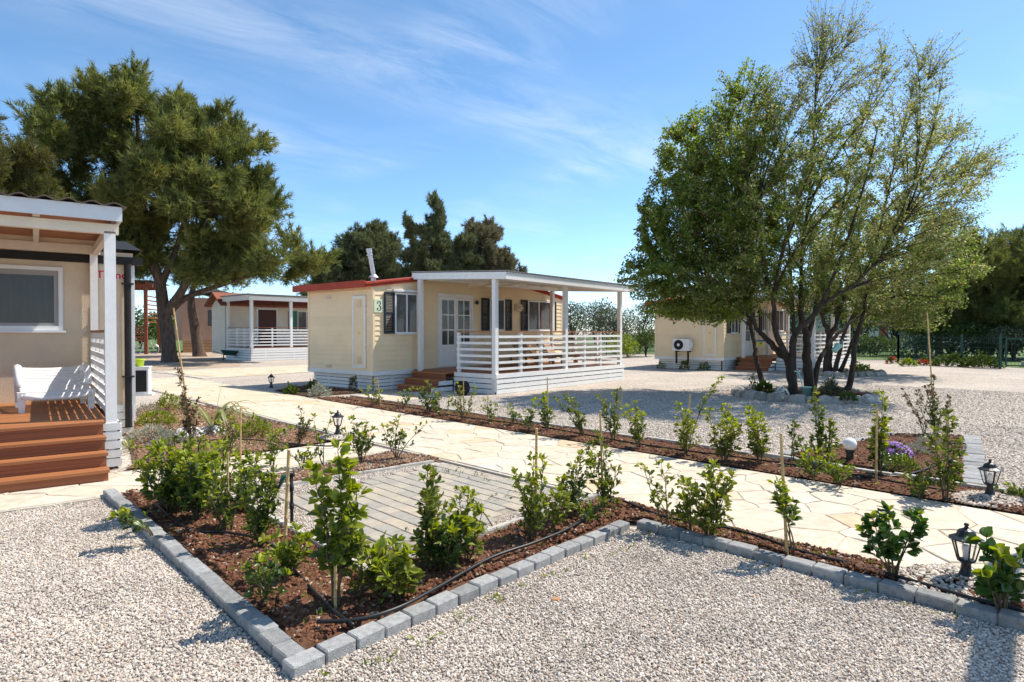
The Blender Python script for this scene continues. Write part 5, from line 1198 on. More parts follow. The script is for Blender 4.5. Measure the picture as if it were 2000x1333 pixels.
# ================================================================== PLANTS (leaf shape)
def leaf_round(P, D, L, W, rng, fold=.22, droop=.14):
    """rounded leaves, broadest past the middle: 8 triangles each"""
    n = len(P); U = rng.normal(size=(n, 3))*.7; U[:, 2] = np.abs(U[:, 2])+.8
    S_ = np.cross(D, U); S_ /= np.linalg.norm(S_, axis=1, keepdims=True)+1e-9; N = np.cross(S_, D); L = L[:, None]; W = W[:, None]; pts = [P]
    for t, w in ((.36, .78), (.72, 1.0)):
        c = P+D*L*t-N*L*droop*t*t; pts += [c-S_*W*.5*w+N*W*fold*w, c, c+S_*W*.5*w+N*W*fold*w]
    pts.append(P+D*L-N*L*droop)
    V = np.stack(pts, 1).reshape(-1, 3); k = (np.arange(n)*8)[:, None]
    T = np.concatenate([k+np.array([q]) for q in ((0, 2, 1), (0, 3, 2), (1, 2, 5), (1, 5, 4), (2, 3, 6), (2, 6, 5), (4, 5, 7), (5, 6, 7))], 1).reshape(-1, 3)
    return V, T
# ================================================================== PLANTS
class Plant:
    def __init__(s): s.tb, s.P, s.D, s.L, s.A = Tubes(), [], [], [], []
    def leaf(s, p, d, l, a): s.P.append(p); s.D.append(d); s.L.append(l); s.A.append(a)
def grow(rng, h, width, stems=3, twig=.13, leaf=.06, step=.045, bare=.12, lean=(0, 0), upright=.6, tipw=1.0):
    pl = Plant()
    for i in range(stems):
        a = rng.uniform(0, 6.28)+i*2.4; f = 1.0 if i == 0 else rng.uniform(.55, .97); r = width*.42*rng.uniform(.35, 1)*(0.35 if i == 0 else 1)
        k = 9; t = np.linspace(0, 1, k)[:, None]; o = np.array([math.cos(a), math.sin(a), 0]); w = np.cumsum(rng.normal(size=(k, 3))*.012, 0)*h; w[:, 2] = 0
        p = o*(.015+r*t**1.25)+np.array([0, 0, h*f])*t+w+np.array([lean[0], lean[1], 0])*t**1.6
        pl.tb.add(p, np.linspace(.0045+.004*h, .0018, k), 5); g = unit(np.gradient(p, axis=0)); Ls = h*f; n = max(4, int(Ls*(1-bare)/(step*.68)))
        for j in range(n):
            u = bare+(1-bare)*(j+rng.uniform(0, .8))/n; u = min(u, .985); x = u*(k-1); q = int(x); c = p[q]+(p[min(k-1, q+1)]-p[q])*(x-q); d = g[q]
            az = rng.uniform(0, 6.28); side = unit(np.array([math.cos(az), math.sin(az), 0.0])); tl = twig*rng.uniform(.35, 1.1)*(1.05-.65*u)
            td = unit(side*(1-upright*.5)+d*upright+np.array([0, 0, .1])); e = c+td*tl
            if tl > .05: pl.tb.add(np.array([c, (c+e)/2+np.array([0, 0, -.004]), e]), [.0022, .0018, .0012], 3)
            m = max(2, int(tl/(leaf*.30)))
            for y in range(m):
                z = c+td*tl*(y+.6)/m; sd = unit(np.cross(td, rng.normal(size=3))); age = u*.65+.35*(y+1)/m
                pl.leaf(z, unit(td*.55+sd*.75+np.array([0, 0, .15])), leaf*rng.uniform(.65, 1.1), age)
            for y in range(4): sd = unit(np.cross(td, rng.normal(size=3))); pl.leaf(e, unit(td*.9+sd*.6), leaf*rng.uniform(.6, 1.0), u*.6+.42)
        for y in range(6): sd = unit(np.cross(g[-1], rng.normal(size=3))); pl.leaf(p[-1], unit(g[-1]*.9+sd*.7), leaf*rng.uniform(.65, 1.0)*tipw, 1.15)
    return pl
LEAF1 = {}
def plant(name, label, base, h, width, rng, mats=('laurel', 'laurel_young'), group=None, young=.72, ratio=.5, single=False, cat='shrub', **kw):
    pl = grow(rng, h, width, **kw); root = empty(name, (base[0], base[1], base[2] if len(base) > 2 else .035), 0, label, cat, group)
    pl.tb.build('stem', M['stem'], root); P, D, L, A = map(np.array, (pl.P, pl.D, pl.L, pl.A))
    mi = (A+rng.uniform(-.22, .22, len(A)) > young).astype(int)
    if single:       # leaves big enough to be picked out one by one
        for key in mats:
            if key not in LEAF1:
                r2 = np.random.default_rng(1); n = 7; vs = []
                for k in range(n):
                    t = k/(n-1); w = .5*ratio*max(.02, math.sin(math.pi*(t*.97+.02)**1.15))**.65; z = -.16*t*t
                    vs += [(-w, t, z+w*.35), (0, t, z), (w, t, z+w*.35)]
                me = bpy.data.meshes.new('leaf_'+key); me.from_pydata(vs, [], [f for k in range(n-1) for f in ((3*k, 3*k+1, 3*k+4, 3*k+3), (3*k+1, 3*k+2, 3*k+5, 3*k+4))]); me.materials.append(M[key]); me.polygons.foreach_set('use_smooth', [True]*len(me.polygons)); LEAF1[key] = me
        for p, d, l, m in zip(P, D, L, mi):
            o = link('leaf', LEAF1[mats[m]], root); dv = Vector(d); up = Vector(rng.normal(size=3)*.5+np.array([0, 0, 1.0])); x = dv.cross(up).normalized(); z = x.cross(dv)
            o.matrix_local = Matrix.Translation(Vector(p)) @ Matrix((x, dv, z)).transposed().to_4x4() @ Matrix.Scale(float(l), 4)
    else:
        V, T = leaf_round(P, D, L, L*ratio, rng); tag(link('foliage', tri_mesh('foliage', V, T, [M[m] for m in mats], np.repeat(mi, 8), True), root), kind='stuff')
    return root
def stake(px, ptop, pbase, label, bz=.03, r=.0095, tx=None):
    """bamboo cane: foot pixel (px, pbase) on the bed, top pixel (tx or px, ptop) at the same distance"""
    b = G(px, pbase, bz); t = AT(tx if tx is not None else px, ptop, b.y); n = 6; root = empty('bamboo_stake', tuple(b), 0, label, 'stake', 'bamboo stakes'); d = t-b
    mb = MB(); pts, rr = [], []
    for k in range(n+1):
        q = d*k/n
        for dk, s in ((-.004, 1), (0, 1.18), (.004, 1)): pts.append(q+d.normalized()*dk-(d.normalized()*.05 if k == 0 and dk < 0 else Vector())); rr.append(r*s*(1-.12*k/n))
    mb.tube(pts, rr, 8); mb.build('cane', M['bamboo'], root, True); return root
rng = np.random.default_rng(33)
SG = 'young hedge shrubs'
def S(bx, by, ty, wpx, label, z=.05, **kw):
    b = G(bx, by, z); h = AT(bx, ty, b.y).z-z; w = wpx/FPX*b.y
    ln = kw.pop('leanpx', rng.uniform(-14, 14))/FPX*b.y; kw.setdefault('lean', (ln, rng.normal()*.04)); kw['leaf'] = kw.get('leaf', .06)*rng.uniform(.85, 1.12); kw['step'] = kw.get('step', .05)*rng.uniform(.8, 1.35); kw.setdefault('mats', [('laurel', 'laurel_young'), ('laurel_b', 'laurel_young'), ('laurel_c', 'laurel_young'), ('laurel', 'laurel_b')][rng.integers(0, 4)]); kw.setdefault('young', rng.uniform(.62, .95)); return plant('shrub', label, (b.x, b.y, z-.02), h, w, rng, group=SG, **kw)
# near bed, left arm
S(332, 1000, 862, 150, 'bushy shrub at the top corner of the near bed beside the side path', stems=9, twig=.16, leaf=.062, step=.04)
S(382, 1015, 880, 110, 'dense shrub right of the corner bush in the near bed', stems=6, twig=.16, leaf=.062, step=.042)
S(420, 985, 868, 120, 'tall bush between the corner bush and the caned shrub, behind them', stems=6, twig=.15, leaf=.062, step=.045)
S(478, 1005, 890, 100, 'leafy bush behind the upright shrub, left of the tall leaning cane', stems=5, twig=.14, leaf=.06, step=.045)
S(445, 1035, 905, 120, 'loose shrub around the short thick cane in the near bed', stems=6, twig=.15, leaf=.06, step=.05)
S(508, 1065, 893, 95, 'upright shrub with small upward leaves left of the standpipe', stems=6, twig=.12, leaf=.058, step=.035)
S(300, 1040, 985, 100, 'low sprig leaning out over the left block edging', stems=3, twig=.14, leaf=.06, step=.06, lean=(-.1, -.1), z=.09)
S(565, 1125, 1030, 110, 'low spreading shrub at the foot of the tall leaning cane', stems=6, twig=.14, leaf=.058, step=.05)
S(530, 1180, 1085, 130, 'sprawling low shrub near the front of the left arm', stems=4, twig=.15, leaf=.06, step=.06, bare=.2)
plant('shrub', 'tallest leafy shrub with rounded leaves near the front corner of the near bed', tuple(G(655, 1185, .05)), .84, .26, rng, group=SG, single=True, stems=5, twig=.125, leaf=.068, step=.047, bare=.24, ratio=.62)
S(700, 1165, 1040, 70, 'thin side shrub just right of the tallest leafy shrub', stems=3, twig=.10, leaf=.055, step=.055)
# front arm
S(785, 1170, 1058, 130, 'wide bushy shrub low behind the front block edging', stems=8, twig=.15, leaf=.062, step=.042)
S(830, 1115, 918, 100, 'slim spire-shaped shrub rising over the paved square', stems=5, twig=.12, leaf=.062, step=.036, bare=.1)
S(915, 1095, 948, 110, 'shrub with two upright prongs right of the spire-shaped one', stems=6, twig=.12, leaf=.058, step=.04)
S(868, 1118, 1010, 95, 'leafy low shrub filling the gap behind the spire-shaped one', stems=6, twig=.14, leaf=.06, step=.045)
S(745, 1150, 1068, 90, 'loose low shrub between the tallest leafy shrub and the wide bushy one', stems=5, twig=.14, leaf=.06, step=.05)
S(1075, 1035, 955, 70, 'small leafy shrub at the foot of the open spreading one', stems=4, twig=.13, leaf=.058, step=.05)
S(1355, 1040, 940, 80, 'slender shrub leaning against the thick many-stemmed one', stems=4, twig=.13, leaf=.06, step=.05)
S(1043, 1050, 885, 75, 'narrow column shrub tied to the cane with the tall bare top', stems=5, twig=.11, leaf=.058, step=.034)
S(1108, 1010, 882, 130, 'open spreading shrub between the two caned columns', stems=6, twig=.15, leaf=.06, step=.055)
S(1185, 995, 848, 80, 'column shrub at the inner corner of the near bed', stems=5, twig=.11, leaf=.058, step=.036)
S(1150, 1020, 970, 110, 'low weak shrub at the foot of the inner corner column', stems=4, twig=.12, leaf=.05, step=.06)
S(960, 1030, 955, 50, 'thin slanting shoot above the edge of the paved square', stems=1, twig=.05, leaf=.05, step=.06, lean=(-.28, .1))
# bed along the path, right
S(1300, 1030, 902, 90, 'sparse shrub with two bare-stemmed shoots against the pale path', stems=3, twig=.12, leaf=.062, step=.06, bare=.25, leanpx=-20)
S(1385, 1050, 905, 130, 'thick many-stemmed shrub against the pale path', stems=9, twig=.14, leaf=.06, step=.042)
S(1545, 1080, 935, 70, 'leaning shrub tied to a cane, foliage only on its upper half', stems=3, twig=.10, leaf=.058, step=.03, bare=.45, leanpx=-45)
b = G(1745, 1125, .05); plant('shrub', 'rounded broad-leaved shrub alone in front of the pale path', (b.x, b.y, .04), .40, .42, rng, ('bigleaf', 'laurel_young'), SG, young=1.12, ratio=.66, single=True, stems=7, twig=.11, leaf=.062, step=.048, bare=.3)
b = G(1955, 1195, .05); plant('shrub', 'big-leaved shrub at the right edge in front of a lantern', (b.x, b.y, .04), .38, .46, rng, ('bigleaf', 'laurel_young'), SG, young=1.02, ratio=.60, single=True, stems=7, twig=.13, leaf=.078, step=.078, bare=.15)
# strip between side path and paved square
S(590, 912, 868, 70, 'tangled low shrub beside the standpipe top', stems=4, twig=.12, leaf=.055, step=.06)
S(632, 905, 805, 60, 'thin lone shoot left of the corner lantern', stems=2, twig=.07, leaf=.055, step=.06, leanpx=12)
S(705, 900, 815, 110, 'airy shrub right beside the corner lantern', stems=6, twig=.18, leaf=.058, step=.075)
S(775, 893, 812, 110, 'fan-shaped airy shrub on the stony earth before the path', stems=6, twig=.16, leaf=.058, step=.085, bare=.25)
S(352, 985, 850, 90, 'leafy bush at the back of the near bed beside the side path', stems=5, twig=.15, leaf=.06, step=.05)
S(395, 965, 872, 80, 'small bush right behind the corner bush', stems=4, twig=.14, leaf=.06, step=.05)
S(445, 898, 815, 90, 'dark green shrub behind the near bed beside the side path', stems=5, twig=.15, leaf=.06, step=.055)
S(530, 905, 830, 80, 'bent leafy shoot crossing over the side path', stems=3, twig=.13, leaf=.062, step=.05, leanpx=30)
# long bed beyond the path (n = .3..)
far = [(735, 792, 742, 70, 5, 'first shrub at the left tip of the long far bed'), (790, 796, 756, 60, 5, 'second shrub of the long far bed, before the cabin steps'), (838, 806, 746, 62, 6, 'tall bushy shrub of the far bed before the red brown steps'), (862, 812, 772, 55, 5, 'small bushy shrub just right of the steps in the far bed'),
       (905, 820, 748, 62, 5, 'upright shrub of the far bed before the dark pot'), (958, 826, 782, 60, 3, 'shrub of the far bed with a branch bending right'), (1003, 832, 790, 60, 4, 'wispy shrub of the far bed below the porch middle'), (1035, 840, 800, 50, 4, 'low shrub of the far bed left of the porch-front cane'), (1068, 842, 770, 60, 4, 'airy shrub of the far bed around the porch-front cane'),
       (1140, 852, 772, 55, 5, 'shrub of the far bed with a long shoot leaning left'), (1198, 862, 762, 42, 4, 'narrow column shrub of the far bed at the slanting cane'), (1250, 875, 786, 62, 6, 'full green shrub of the far bed in front of the shaded gravel'), (1338, 888, 790, 45, 5, 'column shrub of the far bed with a long shoot reaching right'),
       (1415, 902, 792, 75, 7, 'large many-stemmed shrub of the far bed below the tree ring'), (1480, 905, 800, 80, 5, 'arching loose shrub of the far bed right of the large one'), (1548, 900, 828, 25, 2, 'thin small shoot of the far bed left of the globe lamp'), (1605, 905, 768, 45, 4, 'slim shrub of the far bed with the cane left of the globe lamp'),
       (1640, 945, 888, 110, 8, 'low wide bush in the far bed below the globe lamp'), (1722, 930, 768, 36, 4, 'slim dark column of the far bed right of the globe lamp'), (1590, 935, 880, 60, 5, 'small bush of the far bed under the slim caned shrub'), (1845, 975, 805, 90, 5, 'open shrub around the cane next to the corner bed'), (1800, 972, 935, 90, 5, 'low leafy patch at the path edge beside the open shrub'),
       (1985, 975, 955, 60, 5, 'low leafy sprouts behind the lantern at the right edge')]
for (bx, by, ty, w, st, lb) in far:
    S(bx, by, ty, w, lb, stems=st, twig=.15, leaf=.06, step=.06 if by < 850 else .055, leanpx=(-35 if 'leaning left' in lb else float(rng.uniform(-16, 16))), ratio=.5)
S(1352, 850, 735, 30, 'long slanting shoot reaching right toward the tree ring', stems=1, twig=.09, leaf=.062, step=.035, leanpx=55, bare=.35)
# stakes
for a in ((445, 886, 1030, 'short thick bamboo cane in the near bed, left of the standpipe'), (556, 880, 1078, 'tall bamboo cane crossing the standpipe', .03, .0125, 564), (655, 1100, 1200, 'cane hidden in the tallest leafy shrub'), (1046, 838, 1050, 'bamboo cane standing clear above the column shrub', .03, .010, 1048), (1178, 803, 992, 'bamboo cane in the inner corner column', .03, .010, 1172),
          (1537, 848, 1086, 'straight bamboo cane before the pale path, beside the leaning shrub', .03, .011, 1525), (470, 797, 905, 'thin bamboo cane beside the side path', .03, .010), (744, 738, 795, 'bamboo cane at the left tip of the far bed', .03, .010, 737), (906, 738, 815, 'bamboo cane before the dark pot', .03, .009, 905), (953, 769, 820, 'short bamboo cane at the porch corner'),
          (1070, 738, 832, 'bamboo cane before the porch front', .03, .010, 1069), (1200, 764, 862, 'slanting bamboo cane in the narrow column shrub', .03, .009, 1216), (1338, 772, 885, 'leaning bamboo cane before the shaded gravel', .03, .011, 1348), (1604, 808, 905, 'bamboo cane left of the globe lamp', .03, .011, 1607), (1711, 800, 945, 'bamboo cane right of the globe lamp', .03, .0115, 1713), (1842, 800, 965, 'bamboo cane next to the corner bed', .03, .0115, 1851)):
    stake(*a)
stake(375, 603, 862, 'very long yellow bamboo cane leaning in front of the pine trunk', .03, .012, 339)
stake(1826, 612, 846, 'very long cane above the brown sapling of the corner bed', .03, .011, 1811)
# saplings with brown leaves
def S2(bx, by, ty, wpx, label, mats, name='sapling', z=.04, **kw):
    b = G(bx, by, z); h = AT(bx, ty, b.y).z-z; return plant(name, label, (b.x, b.y, z-.02), h, wpx/FPX*b.y, rng, mats, **kw)
S2(372, 862, 722, 60, 'brown-leaved upright sapling tied to the long yellow cane', ('redleaf', 'redleaf'), stems=4, twig=.12, leaf=.055, step=.035, ratio=.38, upright=.85, lean=(-.06, 0), cat='sapling')
S2(580, 868, 800, 75, 'brownish feathery sapling in the garden bed before the path', ('redleaf', 'laurel'), stems=5, twig=.12, leaf=.05, step=.045, ratio=.35, upright=.85, cat='sapling')
S2(1828, 850, 735, 75, 'brown-tipped sapling in the corner bed under the very long cane', ('laurel', 'redleaf'), stems=6, twig=.12, leaf=.06, step=.05, ratio=.36, upright=.85, cat='sapling')
S2(1805, 845, 760, 60, 'thin reddish sapling just left of the brown-tipped one', ('redleaf', 'redleaf'), stems=3, twig=.10, leaf=.055, step=.07, ratio=.36, upright=.8, lean=(-.25, 0), cat='sapling')
# mounds: dense little domes of leaves or flowers
def mound(bx, by, ty, wpx, label, mat, leaf=.04, n=700, cat='plant', flowers=None, nf=0, fsize=.03, ratio=.5, z=.04, name='plant_mound'):
    b = G(bx, by, z); h = AT(bx, ty, b.y).z-z; w = wpx/FPX*b.y/2; root = empty(name, (b.x, b.y, z-.015), 0, label, cat); tb = Tubes()
    v = unit(rng.normal(size=(n, 3))); v[:, 2] = np.abs(v[:, 2]); lump = 1+.22*np.sin(v[:, :1]*5+bx)*np.cos(v[:, 1:2]*4); P = v*np.array([w, w, h])*rng.uniform(.35, 1, (n, 1))**.4*lump
    for k in range(16): e = P[k]; tb.add(bez((0, 0, 0), e, (0, 0, 1), 4), [.004, .003, .002, .0015], 4)
    tb.build('stem', M['stem'], root); D = unit(v+rng.normal(size=v.shape)*.5+np.array([0, 0, .5])); L = leaf*rng.uniform(.6, 1.2, n); V, T = leaf_tris(P, D, L, L*ratio, rng)
    tag(link('foliage', tri_mesh('foliage', V, T, M[mat]), root), kind='stuff')
    if flowers:
        fv = unit(rng.normal(size=(nf, 3))+np.array([0, 0, .6])); fv[:, 2] = np.abs(fv[:, 2]); Q = fv*np.array([w, w, h])*1.04; Pq, Dq = [], []
        for q, d in zip(Q, fv):
            x = unit(np.cross(d, rng.normal(size=3))); y = np.cross(d, x)
            for k in range(7): a = k*2*math.pi/7; Pq.append(q); Dq.append(unit(x*math.cos(a)+y*math.sin(a)+d*.35))
        Pq, Dq = np.array(Pq), np.array(Dq); L = np.full(len(Pq), fsize); V, T = leaf_tris(Pq, Dq, L, L*.6, rng, .05, .05); tag(link('blossoms', tri_mesh('blossoms', V, T, M[flowers]), root), kind='stuff')
    return root
mound(308, 828, 800, 66, 'round yellow green bush beside the plaster cabin wall', 'yellowgreen', .055, 600, 'bush')
mound(330, 800, 768, 46, 'smaller yellow green bush near the boxed air unit', 'yellowgreen', .06, 450, 'bush')
mound(318, 802, 796, 20, 'tiny magenta flowers under the smaller yellow green bush', 'laurel', .04, 60, 'flowers', 'petal_magenta', 25, .03)
mound(288, 812, 788, 44, 'grey leaved cushion next to the cabin downpipe', 'greyleaf', .05, 500, ratio=.25)
mound(296, 860, 832, 90, 'spreading silver grey ground plant in the garden bed', 'greyleaf', .06, 700, ratio=.22)
mound(335, 868, 846, 80, 'second silver grey patch touching the spreading one', 'greyleaf', .055, 500, ratio=.22)
mound(368, 852, 834, 62, 'low patch of white flowers at the foot of the brown sapling', 'greyleaf', .04, 250, 'flowers', 'petal_white', 130, .03)
mound(412, 848, 832, 56, 'second low white flowering patch under the flax leaves', 'greyleaf', .04, 250, 'flowers', 'petal_white', 60, .028)
mound(498, 850, 816, 62, 'low bright green bush in the garden bed by the path', 'yellowgreen', .05, 600, 'bush')
mound(252, 878, 864, 40, 'small green weed near the white skirting', 'yellowgreen', .08, 40, 'weed', ratio=.4)
mound(1745, 893, 864, 64, 'mound of purple daisies beside the globe lamp', 'laurel', .04, 450, 'flowers', 'petal_purple', 150, .04)
mound(1792, 888, 862, 46, 'front silver grey cushion plant in the corner bed', 'greyleaf', .035, 900, ratio=.16)
mound(1816, 870, 848, 44, 'rear silver grey cushion plant in the corner bed', 'greyleaf', .035, 800, ratio=.16)
mound(1760, 918, 888, 62, 'small dark green dome below the purple daisies', 'laurel', .04, 600)
mound(1745, 905, 893, 40, 'flat leafy fringe under the purple daisies', 'laurel', .04, 120)
mound(624, 775, 752, 40, 'pale silver bush on the dark earth by the cream cabin corner', 'greyleaf', .10, 500, ratio=.22, z=.02)
mound(568, 770, 752, 22, 'small green bush on the left of the dark earth bed', 'laurel', .09, 200, z=.02)
mound(612, 762, 744, 26, 'small dark bush under the skirting of the cream cabin', 'laurel', .09, 220, z=.02)
mound(690, 762, 734, 14, 'little upright conifer at the cream cabin skirting', 'pine_olive', .08, 350, 'conifer', ratio=.2, z=.02)
mound(1526, 773, 758, 24, 'white flowering clump on the stone ring earth', 'laurel', .06, 150, 'flowers', 'petal_white', 70, .07, z=.09)
mound(1492, 768, 748, 30, 'dark ferny plant at the left stem of the tree', 'laurel', .12, 200, z=.09)
mound(1622, 778, 742, 34, 'bushy grey green conifer inside the stone ring', 'olive', .10, 800, 'conifer', ratio=.2, z=.09)
mound(1470, 765, 728, 9, 'thin spindly plant at the left end of the stone ring', 'laurel', .07, 90, z=.09)
mound(1655, 782, 768, 30, 'low trailing greenery at the right end of the stone ring', 'hedge', .08, 150, z=.09)
mound(1292, 720, 708, 16, 'tiny plant at the far cabin skirting, left one', 'laurel', .1, 80, z=.01)
mound(1337, 722, 706, 18, 'tiny bush under the air conditioner', 'laurel', .12, 110, z=.01)
mound(1375, 723, 710, 20, 'tiny dark plant right of the air conditioner', 'laurel', .12, 110, z=.01)
mound(1774, 715, 702, 26, 'bright green low bush at the fence foot', 'yellowgreen', .14, 260, z=.02)
mound(1805, 714, 700, 22, 'loose green bush with one red bloom at the fence foot', 'hedge', .14, 200, 'bush', 'petal_red', 2, .16, z=.02)
mound(1742, 710, 698, 20, 'low bush with orange red blooms at the fence foot', 'hedge', .12, 120, 'bush', 'petal_red', 4, .14, z=.02)
mound(1860, 715, 693, 60, 'long leafy hedge clump along the fence foot', 'hedge', .16, 700, 'bush', z=.02)
mound(1918, 718, 694, 60, 'leafy hedge clump left of the tall fence post', 'hedge', .16, 700, 'bush', z=.02)
mound(1680, 730, 712, 40, 'leafy plants at the right of the rear stone ring', 'yellowgreen', .12, 300, 'bush', z=.03)
# flax with long arching blades: each blade its own piece
b = G(418, 842, .04); fx = empty('flax_plant', (b.x, b.y, .02), 0, 'large flax plant with long arching striped blades', 'plant')
rngf = np.random.default_rng(4)
for k in range(26):
    a = rngf.uniform(-1.2, 1.6) if k % 3 else rngf.uniform(1.6, 5.0); Lf = rngf.uniform(.75, 1.2); o = np.array([math.cos(a), math.sin(a)*.8, 0]); n = 9; up_ = rngf.uniform(.35, .62); w = rngf.uniform(.022, .036)
    if k == 0: o = np.array([.35, .1, 0]); Lf, up_ = .95, .62
    vs = []
    sd = np.array([-o[1], o[0], 0]); sd = sd/np.linalg.norm(sd)
    for j in range(n):
        t = j/(n-1); p = o*Lf*t*(.72 if k else .45)+np.array([0, 0, Lf*(up_*2.5*t-(2.35*up_-.08 if k else .75)*t*t)]); ww = w*(1-t**3)*(.6+.4*min(1, t*4))
        vs += [tuple(p-sd*ww+np.array([0, 0, ww*.35])), tuple(p), tuple(p+sd*ww+np.array([0, 0, ww*.35]))]
    mb = MB().add(vs, [f for j in range(n-1) for f in ((3*j, 3*j+1, 3*j+4, 3*j+3), (3*j+1, 3*j+2, 3*j+5, 3*j+4))]); mb.build('blade', M['flax'], fx, True)
# scattered weeds in beds
def weeds(poly, n, label, mat='yellowgreen', size=.03, zz_=.05):
    x, y = sample_poly(poly, .05, rng, 1.0); k = rng.choice(len(x), min(n, len(x)), False); P, D = [], []
    for a, b_ in zip(x[k], y[k]):
        for j in range(rng.integers(3, 7)): P.append((a+rng.normal()*.012, b_+rng.normal()*.012, zz_)); D.append(rng.normal(size=3)*.6+np.array([0, 0, .8]))
    P, D = np.array(P), unit(np.array(D)); L = rng.uniform(.5, 1.3, len(P))*size; V, T = leaf_tris(P, D, L, L*.35, rng); tag(link('weeds', tri_mesh('weeds', V, T, M[mat])), label, kind='stuff')
weeds([(-3.5, 5.6), (-2.46, 5.34), (-.89, 3.70), (.8, 5.5), (.86, 4.96), (-.955, 3.0)], 150, 'tiny weeds sprouting in the near bed', zz_=.055)
weeds([(.95, 4.95), UN(-2.7, PN-.05), UN(2.0, PN-.05), (1.2, 4.75)], 60, 'tiny weeds in the bed along the path', zz_=.055)
weeds([UN(-12.5, PF_+.1), UN(2, PF_+.1), UN(2, 7.1), UN(-12, 7.1)], 160, 'tiny weeds in the long far bed', zz_=.055)
weeds([(-3.8, 7.2), (-2.6, 8.5), (-5.6, 11.5), (-6.3, 10.5), (-4.8, 8.4)], 260, 'low weeds in the garden bed beside the plaster cabin', 'hedge', .035, .05)
weeds([(-.9, 4.5), (-.1, 5.5), (.35, 5.7), (-.6, 6.9), (-.8, 6.6), (.0, 5.9)], 45, 'grass tufts growing between the paving blocks', 'hedge', .028, .022)
weeds([(-1.0, 2.55), (-.9, 2.62), (.3, 3.95), (.9, 4.55), (1.0, 4.45), (.4, 3.85), (-.8, 2.5)], 26, 'small weeds in the gravel along the front block edging', 'yellowgreen', .03, .012)
weeds([(1.0, 4.6), (1.1, 4.62), (2.4, 3.3), (2.3, 3.2)], 14, 'small weeds in the gravel along the right block edging', 'yellowgreen', .03, .012)
rk = link('stone', RK[2]); rk.location = G(1085, 1177); rk.location.z = .012; rk.scale = (.026, .02, .018); rk.data = rk.data.copy(); rk.data.materials[0] = M['rust_stone']; tag(rk, 'single reddish brown stone lying on the foreground gravel', 'stone'); 
# ================================================================== SMALL THINGS
# wire fence, post by post, with mesh panels
def fence_run(a, b, h, n, label, top=True):
    a, b = Vector(a), Vector(b); root = empty('wire_fence', (a.x, a.y, 0), 0, label, 'fence', 'green wire fences')
    d = b-a; u = d.normalized()
    for i in range(n+1):
        p = d*i/n; MB().box(-.035, -.035, 0, .035, .035, h+.04).lathe([(.04, h+.04), (.03, h+.07), (.0, h+.075)], (0, 0, 0), 6).build('post', M['fence'], root).location = (p.x, p.y, 0)
    for i in range(n):
        mb = MB(); p0 = d*i/n; p1 = d*(i+1)/n; L = (p1-p0).length
        for k in range(int(h/.2)+1): mb.bar((p0.x, p0.y, .06+k*.2), (p1.x, p1.y, .06+k*.2), .012, .012)
        for k in range(int(L/.1)): q = p0+u*(k*.1+.05); mb.bar((q.x, q.y, .03), (q.x, q.y, h), .006, .006)
        tag(mb.build('mesh_panel', M['fence'], root), kind='stuff')
fence_run((20.1, 25.7), (19.3, 31.2), 1.35, 3, 'green wire mesh fence along the right side of the gravel yard')
fence_run((19.3, 31.2), (8.7, 40.7), 1.4, 6, 'green wire mesh fence behind the far cream cabin')
fence_run((8.7, 40.7), (1.5, 43.5), 1.4, 3, 'green wire mesh fence behind the olive side of the yard')
gt = empty('wire_gate', (20.15, 25.6, 0), 0, 'low green wire gate at the right edge beside the tall post', 'gate')
MB().bar((.1, 0, 1.25), (3.4, -2.2, 1.25), .05, .05).bar((.1, 0, .15), (3.4, -2.2, .15), .05, .05).bar((.1, 0, .15), (.1, 0, 1.25), .05, .05).build('gate_frame', M['fence'], gt)
wr = MB()
for k in range(34): q = Vector((.1, 0, 0)).lerp(Vector((3.4, -2.2, 0)), (k+.5)/34); wr.bar((q.x, q.y, .17), (q.x, q.y, 1.23), .007, .007)
tag(wr.build('mesh_panel', M['fence'], gt), kind='stuff')
# low stone wall, far white house, cars beyond the fence
wl3 = empty('low_wall', (22.2, 27.2, 0), -.6, 'low ochre wall behind the wire gate', 'wall')
for r_ in range(2):
    for k in range(12): slab('block', M['mortar'], wl3, k*.5+.25*r_, 0, r_*.26, k*.5+.49+.25*r_, .25, r_*.26+.25)
fh = empty('far_house', (34, 58, 0), .25, 'pale house far beyond the right fence under the trees', 'house')
MB().box(-7, 0, 0, 7, 7, 3.4).build('wall', M['far_wall'], fh); MB().xz([(-7.6, 3.35), (0, 5.2), (7.6, 3.35), (7.6, 3.5), (0, 5.4), (-7.6, 3.5)], -.6, 7.6).build('roof', M['tile_roof'], fh)
for x in (-5, -1.6, 2.4, 5): 
    f = slab('window', M['mesh_glass'], fh, x-.5, -.05, 1.0, x+.5, -.01, 2.4)
slab('door', M['pergola'], fh, .1, -.05, 0, 1.1, -.01, 2.2)
def far_car(loc, rz, col, label):
    t = empty('parked_car', loc, rz, label, 'car', 'cars parked beyond the fence'); mt = surf('car_'+label[:5], col, .25, .03, 3, spec=.6)
    MB().xz([(-2.1, .35), (2.1, .35), (2.15, .75), (1.3, .92), (.7, 1.42), (-1.2, 1.45), (-1.9, .95), (-2.15, .8)], -.85, .85).build('body', mt, t)
    MB().xz([(.62, 1.36), (1.15, .95), (-1.7, .97), (-1.15, 1.39)], -.862, .862).build('windows', M['mesh_glass'], t)
    for x in (-1.3, 1.3):
        for y in (-.8, .8):
            w = MB().tube([(x, y-.1, .33), (x, y+.1, .33)], .33, 16).build('wheel', M['hose'], t); MB().tube([(x, y-.11, .33), (x, y+.11, .33)], .19, 12).build('rim', M['steel'], w)
far_car((31, 44, 0), .5, (.22, .23, .24), 'grey car parked far beyond the fence, nearer the dark pines')
